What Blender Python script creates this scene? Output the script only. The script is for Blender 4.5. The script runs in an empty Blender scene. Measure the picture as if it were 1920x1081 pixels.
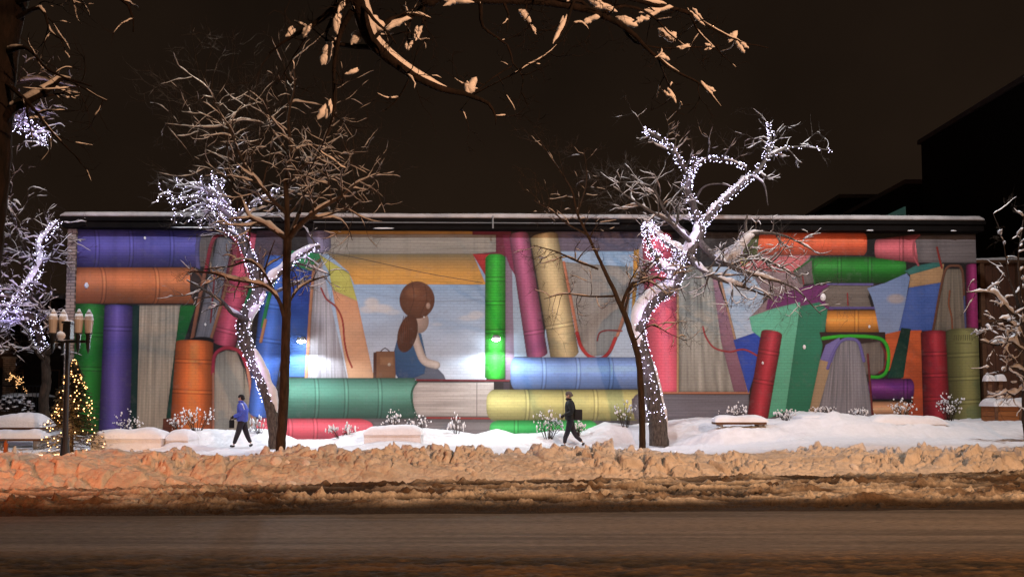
import bpy, bmesh, math, random
import numpy as np
from mathutils import Vector, Matrix
R = math.radians
SC = bpy.context.scene
COL = SC.collection
random.seed(4)

# ------------------------------------------------------------------ camera
F, TILT, HZ, EYE = 1500.0, R(3.0), 735.0, 1.75
CYP = HZ - F * math.tan(TILT)
cd = bpy.data.cameras.new("camera"); cam = bpy.data.objects.new("camera", cd); COL.objects.link(cam)
cd.sensor_width = 36; cd.lens = 36 * F / 1920.0
cd.shift_y = (CYP - 540.5) / 1920.0
cd.clip_end = 600; cd.clip_start = 0.05
cam.location = (0, 0, EYE); cam.rotation_euler = (R(90) + TILT, 0, 0)
SC.camera = cam
SC.view_settings.view_transform = 'Standard'; SC.view_settings.look = 'None'
SC.view_settings.exposure = 0.0; SC.view_settings.gamma = 1.0
SC.cycles.use_denoising = True
SC.cycles.max_bounces = 4; SC.cycles.diffuse_bounces = 2; SC.cycles.glossy_bounces = 2
SC.cycles.sample_clamp_indirect = 4.0
SC.cycles.use_light_tree = True

def P(px, py, d):
    """photo pixel seen at depth d (metres along +Y) -> world point"""
    xc = (px - 960.0) / F; yc = -(py - CYP) / F
    dy = -yc * math.sin(TILT) + math.cos(TILT); dz = yc * math.cos(TILT) + math.sin(TILT)
    return Vector((xc / dy * d, d, EYE + dz / dy * d))

# ------------------------------------------------------------------ night sky
w = bpy.data.worlds.new("World"); SC.world = w; w.use_nodes = True
nt = w.node_tree; bg = nt.nodes['Background']
tc = nt.nodes.new('ShaderNodeTexCoord'); sp = nt.nodes.new('ShaderNodeSeparateXYZ'); nt.links.new(tc.outputs['Generated'], sp.inputs[0])
nz = nt.nodes.new('ShaderNodeTexNoise'); nz.inputs['Scale'].default_value = 3.0; nz.inputs['Detail'].default_value = 5
nt.links.new(tc.outputs['Generated'], nz.inputs['Vector'])
ma = nt.nodes.new('ShaderNodeMath'); ma.operation = 'MULTIPLY_ADD'; ma.inputs[1].default_value = 0.9; nt.links.new(nz.outputs[0], ma.inputs[0]); nt.links.new(sp.outputs['Z'], ma.inputs[2])
cr = nt.nodes.new('ShaderNodeValToRGB'); nt.links.new(ma.outputs[0], cr.inputs[0])
cr.color_ramp.elements[0].position = 0.3; cr.color_ramp.elements[0].color = (0.0200, 0.0120, 0.0072, 1)
cr.color_ramp.elements[1].position = 0.95; cr.color_ramp.elements[1].color = (0.0092, 0.0056, 0.0036, 1)
nt.links.new(cr.outputs[0], bg.inputs[0]); bg.inputs[1].default_value = 1.0

# ------------------------------------------------------------------ lamps that stand out of the picture
def lamp(name, kind, loc, power, color, size=0.15, aim=None, angle=120, blend=0.5):
    l = bpy.data.lights.new(name, kind); l.energy = power; l.color = color; l.shadow_soft_size = size
    o = bpy.data.objects.new(name, l); COL.objects.link(o); o.location = loc
    if kind == 'SPOT':
        l.spot_size = R(angle); l.spot_blend = blend
    if aim is not None:
        o.rotation_euler = (Vector(aim) - Vector(loc)).to_track_quat('-Z', 'Y').to_euler()
    return o
SODIUM = (1.0, 0.53, 0.28)
COOL = (0.93, 0.95, 1.0)
lamp("sodium_street_light", 'SPOT', (9.5, -6.5, 7.6), 22000, SODIUM, 0.22, (-0.5, 15, -0.5), 96, 1.0)
lamp("sodium_street_light_east", 'SPOT', (15, 5.0, 8.0), 1700, (1, .55, .25), 0.2, (9.5, 17, 0), 110, 0.8)
for lx, pw in ((-11.5, 2900), (0.5, 2600), (11.5, 3800)):
    lamp("plaza_street_light", 'SPOT', (lx, 20.0, 12.4), pw, COOL, 0.25, (lx * 0.95, 28.0, 2.2), 104, 0.7)
for lx in (-8, 7):  # unseen backward-aimed spots, added for rim light on slush and bank crest
    lamp("plaza_street_light", 'SPOT', (lx, 20.6, 12.4), 1500, (1.0, .85, .70), 0.15, (lx * .6, 11.5, 0), 80, 0.6)
lamp("red_signal_light", 'SPOT', (-12.5, 8.5, 2.2), 1500, (1.0, 0.17, 0.045), 0.12, (-7.5, 15.2, 0.4), 75, 0.9)

# ------------------------------------------------------------------ noise
def _h(ix, iy, s):
    n = (ix.astype(np.int64) * 374761393 + iy.astype(np.int64) * 668265263 + s * 1442695041) & 0xffffffff
    n = ((n ^ (n >> 13)) * 1274126177) & 0xffffffff
    n = (n ^ (n >> 16)) & 0xffffffff
    return n / 4294967295.0
def vn(x, y, s=0):
    xi = np.floor(x); yi = np.floor(y); fx = x - xi; fy = y - yi
    fx = fx * fx * (3 - 2 * fx); fy = fy * fy * (3 - 2 * fy)
    a = _h(xi, yi, s); b = _h(xi + 1, yi, s); c = _h(xi, yi + 1, s); d = _h(xi + 1, yi + 1, s)
    return (a * (1 - fx) + b * fx) * (1 - fy) + (c * (1 - fx) + d * fx) * fy
def fbm(x, y, o=4, s=0, g=0.5):
    t = 0; a = 1; n = 0
    for k in range(o):
        t = t + a * vn(x * 2 ** k + 17.3 * k, y * 2 ** k - 9.1 * k, s + k); n += a; a *= g
    return t / n
def worley(x, y, s=0):
    xi = np.floor(x); yi = np.floor(y)
    f1 = np.full(x.shape, 9.0); f2 = np.full(x.shape, 9.0); idv = np.zeros(x.shape); dx1 = np.zeros(x.shape); dy1 = np.zeros(x.shape)
    for a in (-1, 0, 1):
        for b in (-1, 0, 1):
            cx = xi + a + _h(xi + a, yi + b, s); cy = yi + b + _h(xi + a, yi + b, s + 7)
            d = np.hypot(x - cx, y - cy); m = d < f1
            f2 = np.where(m, f1, np.minimum(f2, d)); f1 = np.where(m, d, f1)
            idv = np.where(m, _h(xi + a, yi + b, s + 13), idv); dx1 = np.where(m, x - cx, dx1); dy1 = np.where(m, y - cy, dy1)
    return f1, f2, idv, dx1, dy1

# ------------------------------------------------------------------ object helpers
def tag(o, label=None, cat=None, group=None, kind=None):
    if label: o['label'] = label
    if cat: o['category'] = cat
    if group: o['group'] = group
    if kind: o['kind'] = kind
    return o
def empty(name, loc, label, cat, group=None, rz=0):
    o = bpy.data.objects.new(name, None); COL.objects.link(o); o.location = loc; o.rotation_euler = (0, 0, rz)
    o.empty_display_size = 0.2
    return tag(o, label, cat, group)
def link_mesh(name, me, mat, parent=None, smooth=False, loc=None):
    stuff_ = parent is not None and name in ('snow', 'needles')
    if mat is not None and not me.materials: me.materials.append(mat)
    if smooth: me.polygons.foreach_set('use_smooth', np.ones(len(me.polygons), bool))
    o = bpy.data.objects.new(name, me); COL.objects.link(o)
    if parent is not None: o.parent = parent
    if loc is not None: o.location = loc
    if stuff_: o['kind'] = 'stuff'
    return o
def mesh_np(name, V, Q, mat, parent=None, smooth=True, colors=None, loc=None):
    V = np.asarray(V, np.float32); Q = np.asarray(Q, np.int32)
    me = bpy.data.meshes.new(name)
    me.vertices.add(len(V)); me.vertices.foreach_set('co', V.ravel())
    k = Q.shape[1]
    me.loops.add(Q.size); me.loops.foreach_set('vertex_index', Q.ravel())
    me.polygons.add(len(Q)); me.polygons.foreach_set('loop_start', np.arange(0, Q.size, k, dtype=np.int32))
    me.update(calc_edges=True); me.validate()
    if colors is not None:
        c4 = np.ones((len(V), 4), np.float32); c4[:, :3] = colors
        at = me.color_attributes.new('paint', 'FLOAT_COLOR', 'POINT'); at.data.foreach_set('color', c4.ravel())
    return link_mesh(name, me, mat, parent, smooth, loc)
def grid_idx(nx, ny):
    i = np.arange(nx - 1)[None, :] + nx * np.arange(ny - 1)[:, None]; i = i.ravel()
    return np.stack([i, i + 1, i + nx + 1, i + nx], 1)

class MB:
    """collects simple solids into ONE mesh"""
    def __init__(s): s.bm = bmesh.new()
    def box(s, c, size, rot=None, bevel=0.0):
        m = Matrix.Translation(Vector(c)) @ (rot.to_4x4() if rot else Matrix.Identity(4)) @ Matrix.Diagonal((size[0], size[1], size[2], 1))
        r = bmesh.ops.create_cube(s.bm, size=1, matrix=m)
        if bevel:
            es = list({e for v in r['verts'] for e in v.link_edges})
            bmesh.ops.bevel(s.bm, geom=es, offset=bevel, segments=2, affect='EDGES', profile=0.6)
        return s
    def cyl(s, a, b, r1, r2=None, n=12):
        a = Vector(a); b = Vector(b); r2 = r1 if r2 is None else r2; d = b - a
        m = Matrix.Translation((a + b) / 2) @ d.to_track_quat('Z', 'Y').to_matrix().to_4x4()
        bmesh.ops.create_cone(s.bm, cap_ends=True, segments=n, radius1=r1, radius2=max(r2, 1e-4), depth=d.length, matrix=m); return s
    def ball(s, c, r, sub=2, seed=None, rough=0.0):
        if not hasattr(r, '__len__'): r = (r, r, r)
        m = Matrix.Translation(Vector(c)) @ Matrix.Diagonal((r[0], r[1], r[2], 1))
        q = bmesh.ops.create_icosphere(s.bm, subdivisions=sub, radius=1, matrix=m)
        if rough:
            rr = random.Random(seed)
            for v in q['verts']:
                v.co += (v.co - Vector(c)) * rr.uniform(-rough, rough)
        return s
    def prism(s, poly, z0, z1, axis='z'):
        """poly of 2-D points extruded from z0 to z1 (axis: z, or y = poly in x-z plane)"""
        def mk(p, t): return (p[0], p[1], t) if axis == 'z' else (p[0], t, p[1])
        a = [s.bm.verts.new(mk(p, z0)) for p in poly]; b = [s.bm.verts.new(mk(p, z1)) for p in poly]
        n = len(poly); s.bm.faces.new(a[::-1]); s.bm.faces.new(b)
        for i in range(n): s.bm.faces.new((a[i], a[(i + 1) % n], b[(i + 1) % n], b[i]))
        return s
    def build(s, name, mat, parent=None, smooth=False, loc=None):
        bmesh.ops.recalc_face_normals(s.bm, faces=s.bm.faces[:])
        me = bpy.data.meshes.new(name); s.bm.to_mesh(me); s.bm.free()
        return link_mesh(name, me, mat, parent, smooth, loc)

# ------------------------------------------------------------------ materials
def mat(name, col, rough=0.7, var=0.0, scale=6.0, col2=None, bump=0.0, bscale=30.0, metal=0.0, stretch=None, spec=0.5, attr=False, detail=5, sss=0.0):
    m = bpy.data.materials.new(name); m.use_nodes = True; t = m.node_tree; b = t.nodes['Principled BSDF']
    b.inputs['Roughness'].default_value = rough; b.inputs['Metallic'].default_value = metal; b.inputs['Specular IOR Level'].default_value = spec
    c1 = (*col, 1)
    b.inputs['Base Color'].default_value = c1
    co = t.nodes.new('ShaderNodeTexCoord'); vec = co.outputs['Object']
    if stretch:
        mp = t.nodes.new('ShaderNodeMapping'); mp.inputs['Scale'].default_value = stretch; t.links.new(vec, mp.inputs[0]); vec = mp.outputs[0]
    base = None
    if attr:
        a = t.nodes.new('ShaderNodeAttribute'); a.attribute_name = 'paint'; base = a.outputs['Color']
    if var or col2:
        n = t.nodes.new('ShaderNodeTexNoise'); n.inputs['Scale'].default_value = scale; n.inputs['Detail'].default_value = detail; n.inputs['Roughness'].default_value = 0.65
        t.links.new(vec, n.inputs['Vector'])
        r = t.nodes.new('ShaderNodeMapRange'); r.inputs['From Min'].default_value = 0.35; r.inputs['From Max'].default_value = 0.65; t.links.new(n.outputs[0], r.inputs[0])
        mx = t.nodes.new('ShaderNodeMix'); mx.data_type = 'RGBA'; t.links.new(r.outputs[0], mx.inputs[0])
        if base is not None:
            mx.blend_type = 'MULTIPLY'; t.links.new(base, mx.inputs[6]); mx.inputs[7].default_value = (1 - var, 1 - var, 1 - var, 1)
        else:
            mx.inputs[6].default_value = c1; mx.inputs[7].default_value = (*col2, 1) if col2 else (*[c * (1 - var) for c in col], 1)
        base = mx.outputs[2]
    if base is not None: t.links.new(base, b.inputs['Base Color'])
    if bump:
        n2 = t.nodes.new('ShaderNodeTexNoise'); n2.inputs['Scale'].default_value = bscale; n2.inputs['Detail'].default_value = 6; t.links.new(vec, n2.inputs['Vector'])
        bp = t.nodes.new('ShaderNodeBump'); bp.inputs['Strength'].default_value = 0.8; bp.inputs['Distance'].default_value = bump
        t.links.new(n2.outputs[0], bp.inputs['Height']); t.links.new(bp.outputs[0], b.inputs['Normal'])
    if sss:
        b.inputs['Subsurface Weight'].default_value = sss; b.inputs['Subsurface Radius'].default_value = (0.03, 0.03, 0.035); b.inputs['Subsurface Scale'].default_value = 1.0
    return m
def emit(name, col, strength):
    m = bpy.data.materials.new(name); m.use_nodes = True; t = m.node_tree; b = t.nodes['Principled BSDF']
    b.inputs['Base Color'].default_value = (.8, .8, .8, 1); b.inputs['Emission Color'].default_value = (*col, 1); b.inputs['Emission Strength'].default_value = strength
    try: m.cycles.emission_sampling = 'NONE'
    except Exception: pass
    return m
M = {}
M['snow'] = mat('snow', (.80, .80, .82), .75, var=.10, scale=3, bump=.02, bscale=14, spec=.25)
M['plaza_snow'] = mat('plaza_snow', (.80, .80, .82), .8, attr=True, var=.08, scale=5, bump=.03, bscale=9, spec=.2)
M['bank_snow'] = mat('bank_snow', (.8, .78, .74), .8, attr=True, var=.28, scale=7, bump=.035, bscale=22, spec=.25)
M['slush'] = mat('slush', (.4, .36, .3), .7, attr=True, var=.45, scale=14, bump=.05, bscale=30, spec=.25)
M['tree_snow'] = mat('tree_snow', (.62, .60, .60), .8, var=.15, scale=9, bump=.01, bscale=30, spec=.2)
M['bark'] = mat('bark', (.060, .042, .030), .9, col2=(.025, .018, .014), scale=14, bump=.02, bscale=40, stretch=(1, 1, .25), spec=.2)
M['bark_black'] = mat('bark_black', (.016, .010, .008), .95, col2=(.006, .005, .004), scale=14, bump=.02, bscale=40, stretch=(1, 1, .25), spec=.1)  # darkened copy of bark; the silhouette shade is put into the colour
M['bark_pale'] = mat('bark_pale', (.11, .092, .08), .9, col2=(.035, .03, .026), scale=22, bump=.02, bscale=50, stretch=(1, 1, .3), spec=.2)
M['dark_metal'] = mat('dark_metal', (.012, .012, .013), .4, bump=.001, bscale=80)
M['fascia'] = mat('fascia', (.006, .0045, .004), .8, var=.4, scale=2, spec=.08)
M['wood'] = mat('wood', (.16, .075, .035), .7, col2=(.08, .035, .018), scale=9, stretch=(.3, 1, 3), bump=.004, bscale=30)
M['wood_orange'] = mat('wood_orange', (.33, .12, .03), .6, col2=(.20, .07, .02), scale=7, stretch=(.3, 1, 4), bump=.004, bscale=30)
M['concrete'] = mat('concrete', (.26, .25, .24), .85, var=.3, scale=4, bump=.005)
M['white_bulb'] = emit('white_bulb', (.72, .67, 1.0), 5.5)
M['warm_bulb'] = emit('warm_bulb', (1.0, .48, .16), 7.0)
M['dim_bulb'] = emit('dim_bulb', (1.0, .52, .2), 2.2)
M['cord'] = mat('cord', (.02, .03, .02), .5)
M['green_needles'] = mat('green_needles', (.10, .080, .035), .7, col2=(.035, .035, .016), scale=12)

# ------------------------------------------------------------------ tubes (branches, cords, snow on branches)
def catmull(pts, step):
    pts = [np.array(p, float) for p in pts]
    out = []
    Q = [2 * pts[0] - pts[1]] + pts + [2 * pts[-1] - pts[-2]]
    for i in range(1, len(Q) - 2):
        L = np.linalg.norm((Q[i + 1] - Q[i])[:3]); n = max(1, int(L / step))
        for k in range(n):
            t = k / n; a, b, c, d = Q[i - 1], Q[i], Q[i + 1], Q[i + 2]
            out.append(0.5 * ((2 * b) + (-a + c) * t + (2 * a - 5 * b + 4 * c - d) * t * t + (-a + 3 * b - 3 * c + d) * t ** 3))
    out.append(pts[-1]); return np.array(out)
def tube_mesh(name, tubes, mat_, parent, squash=None, loc=None, smooth=True, rough=0.0, seed=1):
    """tubes: list of (pts n x 3, radii n, sides)"""
    Vs, Qs, off = [], [], 0; rg = np.random.RandomState(seed)
    for pts, rad, ns in tubes:
        n = len(pts)
        if n < 2: continue
        tan = np.gradient(pts, axis=0); tan /= np.linalg.norm(tan, axis=1)[:, None] + 1e-9
        ref = np.array([0., 0, 1]) if abs(tan[:, 2]).mean() < .8 else np.array([1., 0, 0])
        a = np.cross(tan, ref); a /= np.linalg.norm(a, axis=1)[:, None] + 1e-9
        b = np.cross(tan, a)
        th = np.linspace(0, 2 * np.pi, ns, endpoint=False)
        ring = a[:, None, :] * np.cos(th)[None, :, None] + b[:, None, :] * np.sin(th)[None, :, None]
        rr = np.repeat(rad[:, None], ns, 1)
        if rough: rr = rr * (1 + rough * (rg.rand(n, ns) - .5) * 2)
        V = pts[:, None, :] + ring * rr[:, :, None]
        V = V.reshape(-1, 3)
        i = (np.arange(n - 1)[:, None] * ns + np.arange(ns)[None, :]); j = (np.arange(n - 1)[:, None] * ns + (np.arange(ns)[None, :] + 1) % ns)
        Q = np.stack([i.ravel(), j.ravel(), j.ravel() + ns, i.ravel() + ns], 1)
        Vs.append(V); Qs.append(Q + off); off += len(V)
    return mesh_np(name, np.concatenate(Vs), np.concatenate(Qs), mat_, parent, smooth, loc=loc)

def sides(r): return 10 if r > .1 else 7 if r > .04 else 5 if r > .015 else 3
class Tree:
    """limbs given as lists of (px, py, depth, radius); side branches grow from them"""
    def __init__(s, seed, base=(0, 0, 0)):
        s.r = random.Random(seed); s.np = np.random.RandomState(seed); s.trunks = []; s.limbs = []; s.base = Vector(base); s.wrapped = []
        s.xt = []
    def path(s, pts, trunk=False, wrap=False, step=.12, wob=.012):
        q = [tuple(P(p[0], p[1], p[2]) - s.base) + (p[3],) for p in pts]
        c = catmull(q, step)
        n = len(c); w_ = s.np.randn(n, 3).cumsum(0) * wob; w_ -= np.linspace(0, 1, n)[:, None] * w_[-1]
        xyz = c[:, :3] + w_ * np.clip(c[:, 3:4] * 12, .3, 1.2); rad = np.maximum(c[:, 3], .003)
        (s.trunks if trunk else s.limbs).append((xyz, rad))
        if wrap: s.wrapped.append((xyz, rad))
        return xyz, rad
    def grow(s, start, d, L, r, lev, out, up=.15, curl=.25, seg=6, kids=(4, 3, 2), flat=0.0):
        n = max(4, seg); p = np.array(start, float); d = np.array(d, float); d /= np.linalg.norm(d)
        pts = [p.copy()]
        bend = s.np.randn(3) * curl * .5
        for k in range(n):
            d = d + (s.np.randn(3) * curl + bend) * (1.0 / n ** .5) + np.array([0, 0, up / n]); d[1] *= (1 - flat); d /= np.linalg.norm(d)
            p = p + d * L / n; pts.append(p.copy())
        pts = np.array(pts); rad = r * (1 - np.linspace(0, 1, n + 1) * .75)
        out.append((pts, rad, lev))
        if lev > 0:
            for k in range(kids[min(lev - 1, len(kids) - 1)]):
                t = s.r.uniform(.25, .97); i = min(n - 1, int(t * n)); q = pts[i] + (pts[i + 1] - pts[i]) * (t * n - i)
                dd = pts[i + 1] - pts[i]; dd /= np.linalg.norm(dd)
                side = s.np.randn(3); side -= dd * side.dot(dd); side /= np.linalg.norm(side) + 1e-9
                nd = dd * s.r.uniform(.4, .9) + side * s.r.uniform(.6, 1.0)
                s.grow(q, nd, L * s.r.uniform(.45, .75), max(r * (1 - t * .7) * .6, .0035), lev - 1, out, up, curl, max(4, seg - 1), kids, flat)
    def sprout(s, limb, n, L, lev=2, t0=.2, t1=1.0, up=.2, kids=(4, 3, 2), rk=.55, curl=.46, bias=(0, 0, .15), flat=0.0):
        pts, rad = limb; out = []
        for k in range(n):
            t = t0 + (t1 - t0) * (k + s.r.random()) / n; f = t * (len(pts) - 1); i = min(len(pts) - 2, int(f)); q = pts[i] + (pts[i + 1] - pts[i]) * (f - i)
            dd = pts[i + 1] - pts[i]; dd /= np.linalg.norm(dd) + 1e-9
            side = s.np.randn(3); side[1] *= .7; side -= dd * side.dot(dd); side /= np.linalg.norm(side) + 1e-9
            nd = dd * .45 + side + np.array(bias)
            s.grow(q, nd, L * s.r.uniform(.6, 1.25), min(max(rad[i] * rk, .008), .035), lev, out, up, curl, 7, kids, flat)
        s.xt += out
    def snow_tubes(s, amount=1.0, minr=.004, cover=.75, side=None, thick=1.0, allb=None):
        """runs of snow lying along the upper side of branches"""
        T = []
        src = allb if allb is not None else [(p, r) for p, r in s.trunks + s.limbs] + [(p, r) for p, r, _ in s.xt]
        for pts, rad in src:
            if rad[0] < minr: continue
            n0 = len(pts)
            if n0 < 12:                                   # refine twigs
                tt = np.linspace(0, n0 - 1, n0 * 3); pts = np.stack([np.interp(tt, range(n0), pts[:, k]) for k in range(3)], 1); rad = np.interp(tt, range(n0), rad); n0 = len(pts)
            tan = np.gradient(pts, axis=0); tan /= np.linalg.norm(tan, axis=1)[:, None] + 1e-9
            hor = np.sqrt(np.clip(1 - tan[:, 2] ** 2, 0, 1))
            ph = s.np.rand() * 50; seglen = np.linalg.norm(pts[1] - pts[0]) + 1e-6
            m = vn(np.arange(n0) * seglen * 3.0 + ph, np.zeros(n0), 3)
            keep = (hor > .42) & (m < cover)
            th = (.010 + .45 * rad ** .75 * .55) * thick * (0.25 + 1.5 * vn(np.arange(n0) * seglen * 7 + ph, np.ones(n0), 5) ** 1.3) * np.clip((hor - .3) * 1.6, .2, 1)
            i = 0
            while i < n0:
                if not keep[i]: i += 1; continue
                j = i
                while j < n0 and keep[j]: j += 1
                if j - i >= 3:
                    idx = np.arange(i, j); q = pts[idx].copy(); rr = rad[idx] * .80 + th[idx] * amount * .5
                    q[:, 2] += rad[idx] * .45 + th[idx] * .65 * amount
                    e = np.minimum(np.arange(len(idx)), np.arange(len(idx))[::-1]) / 2.6; rr = rr * np.clip(e, 0.05, 1) ** .6
                    T.append((q, rr, 7 if rr.max() > .03 else 4))
                i = j + 1
        return T
    def build(s, name, label, cat, bark, group=None, snow=True, trunk_name='trunk', **kw):
        o = empty(name, s.base, label, cat, group)
        if s.trunks: tube_mesh(trunk_name, [(p, r, 14) for p, r in s.trunks], bark, o, rough=.05)
        T = [(p, r, sides(r[0])) for p, r in s.limbs] + [(p, r, sides(r[0])) for p, r, _ in s.xt]
        if T: tube_mesh('crown', T, bark, o)
        if snow:
            S = s.snow_tubes(**kw)
            if S: tube_mesh('snow', S, M['tree_snow'], o, rough=.28, seed=5)['kind'] = 'stuff'
        return o

ICO = {}
def ico(r, m):
    key = (r, m.name)
    if key not in ICO:
        bm = bmesh.new(); bmesh.ops.create_icosphere(bm, subdivisions=1, radius=r); me = bpy.data.meshes.new('bulb'); bm.to_mesh(me); bm.free(); me.materials.append(m); ICO[key] = me
    return ICO[key]
def many_balls(name, pts, r, m, parent):
    bm = bmesh.new(); bmesh.ops.create_icosphere(bm, subdivisions=1, radius=1)
    v = np.array([q.co for q in bm.verts]); f = np.array([[q.index for q in t.verts] for t in bm.faces]); bm.free()
    pts = np.array(pts); rr = np.full(len(pts), r) if not hasattr(r, '__len__') else np.array(r)
    V = (pts[:, None, :] + v[None] * rr[:, None, None]).reshape(-1, 3); Q = (f[None] + (np.arange(len(pts)) * len(v))[:, None, None]).reshape(-1, 3)
    return mesh_np(name, V, Q, m, parent, True)
def light_string(loc, pts, rb, m, label, cords=None, single=100):
    """a string of little lamps: 100 bulbs of their own, the rest one part"""
    o = empty('light_string', loc, label, 'fairy lights', 'strings of fairy lights on trees')
    pts = sorted(pts, key=lambda p: p[1])
    for p in pts[:single]:
        b = bpy.data.objects.new('bulb', ico(rb, m)); COL.objects.link(b); b.parent = o; b.location = p
    if len(pts) > single:
        g = many_balls('bulbs', pts[single:], rb, m, o); g['kind'] = 'stuff'
    if cords: tube_mesh('cord', cords, M['cord'], o)
    return o
def wrap_points(tree, limbs, per_m, rng, off=.02, keep=lambda p: True):
    out = []
    for pts, rad in limbs:
        seg = np.linalg.norm(np.diff(pts, axis=0), axis=1); L = seg.sum(); n = int(L * per_m); cum = np.concatenate([[0], seg.cumsum()])
        for k in range(n):
            t = rng.random() * L; i = min(len(seg) - 1, int(np.searchsorted(cum, t) - 1)); i = max(i, 0)
            q = pts[i] + (pts[i + 1] - pts[i]) * ((t - cum[i]) / (seg[i] + 1e-9)); d = pts[i + 1] - pts[i]; d /= np.linalg.norm(d) + 1e-9
            a = np.cross(d, [0, 0, 1.] if abs(d[2]) < .8 else [1., 0, 0]); a /= np.linalg.norm(a); b = np.cross(d, a)
            th = rng.uniform(0, 2 * math.pi); r = rad[i] + off + rng.uniform(0, .03)
            p = q + (a * math.cos(th) + b * math.sin(th)) * r
            if keep(p): out.append(tuple(p))
    return out
def wrap_cord(limbs, turns_per_m=3.0, r=.006):
    T = []
    for pts, rad in limbs:
        seg = np.linalg.norm(np.diff(pts, axis=0), axis=1); L = seg.sum(); cum = np.concatenate([[0], seg.cumsum()]); n = max(8, int(L * turns_per_m * 9))
        tt = np.linspace(0, L, n); q = np.stack([np.interp(tt, cum, pts[:, k]) for k in range(3)], 1); rr = np.interp(tt, cum, rad) + .012
        d = np.gradient(q, axis=0); d /= np.linalg.norm(d, axis=1)[:, None] + 1e-9
        a = np.cross(d, np.array([0, 1., 0])); a /= np.linalg.norm(a, axis=1)[:, None] + 1e-9; b = np.cross(d, a)
        th = tt * turns_per_m * 2 * math.pi
        T.append((q + (a * np.cos(th)[:, None] + b * np.sin(th)[:, None]) * rr[:, None], np.full(n, r), 4))
    return T

#@@GROUND
# ================================================================== GROUND
def lerp_tab(x, tab):
    return np.interp(x, [t[0] for t in tab], [t[1] for t in tab])
yb = lambda x: 13.25 + 0.150 * (x + 8.8)           # front foot of the snow bank
ys = lambda x: 11.35 + 0.050 * (x + 7.3)          # edge of the slush towards the road

m_ground = mat('frozen_ground', (.10, .09, .08), .9, var=.4, scale=2)
g = MB(); v = [g.bm.verts.new(p) for p in ((-250, -60, -.06), (250, -60, -.06), (250, 400, -.06), (-250, 400, -.06))]; g.bm.faces.new(v)
tag(g.build('ground', m_ground), kind='structure')

# road: packed brown snow with darker churned lane towards the camera
nx, ny = 700, 420
X, Y = np.meshgrid(np.linspace(-16, 18, nx), np.linspace(-6, 1, 2)); 
def road_sheet():
    xs = np.linspace(-14, 16, 900); ysamp = np.concatenate([np.linspace(-8, 5.5, 20), np.linspace(5.6, 14.5, 420)])
    X, Y = np.meshgrid(xs, ysamp)
    lane = 1 / (1 + np.exp((Y - 8.75 - .25 * (vn(X * .25, Y * .3, 4) - .5)) * 7))       # 1 = churned near lane
    fine = fbm(X * 5, Y * 14, 4, 11, .7); streak = fbm(X * .35, Y * 7, 4, 23)
    Z = .012 * (streak - .5) + lane * (.075 * (fine - .5) + .03 * (fbm(X * 1.2, Y * 6, 3, 9) - .5)) + (1 - lane) * .006 * (fine - .5)
    c_s = np.array([.205, .185, .168]); c_d = np.array([.050, .038, .023]); c_br = np.array([.16, .095, .045])
    k = np.clip((streak - .35) * 2.2, 0, 1)[..., None]
    colS = c_s * (0.62 + .55 * k)
    dk = np.clip((fine - .38) * 3, 0, 1)[..., None]
    colD = c_d * (.35 + 1.1 * dk) * (1 - .0) + (c_br - c_d) * (np.clip((fbm(X * .8, Y * 9, 4, 31) - .48) * 4, 0, 1) * .55)[..., None]
    pal = np.array([.26, .225, .19]); 
    colr = colS * (1 - lane[..., None]) + colD * lane[..., None]
    edge = np.exp(-((Y - 8.85) / .16) ** 2) * .35; colr = colr * (1 - edge[..., None]) + np.array([.20, .14, .09]) * edge[..., None]
    farw = np.exp(-((Y - 10.6 - .05 * X) / .55) ** 2) * .75 * (.5 + .5 * np.clip((X + 6) / 8, 0, 1)); colr = colr * (1 - farw[..., None]) + pal * farw[..., None]
    pass; far2 = np.clip((Y - 13) / 1, 0, 1)
    m = mat('road_packed_snow', (.2, .18, .16), .75, attr=True, var=.55, scale=16.0, bump=.02, bscale=22, stretch=(.45, 2.2, 1), spec=.12, detail=8)
    o = mesh_np('road', np.stack([X, Y, Z], -1).reshape(-1, 3), grid_idx(len(xs), len(ysamp)), m, None, True, colr.reshape(-1, 3))
    tag(o, kind='structure')
road_sheet()

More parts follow.
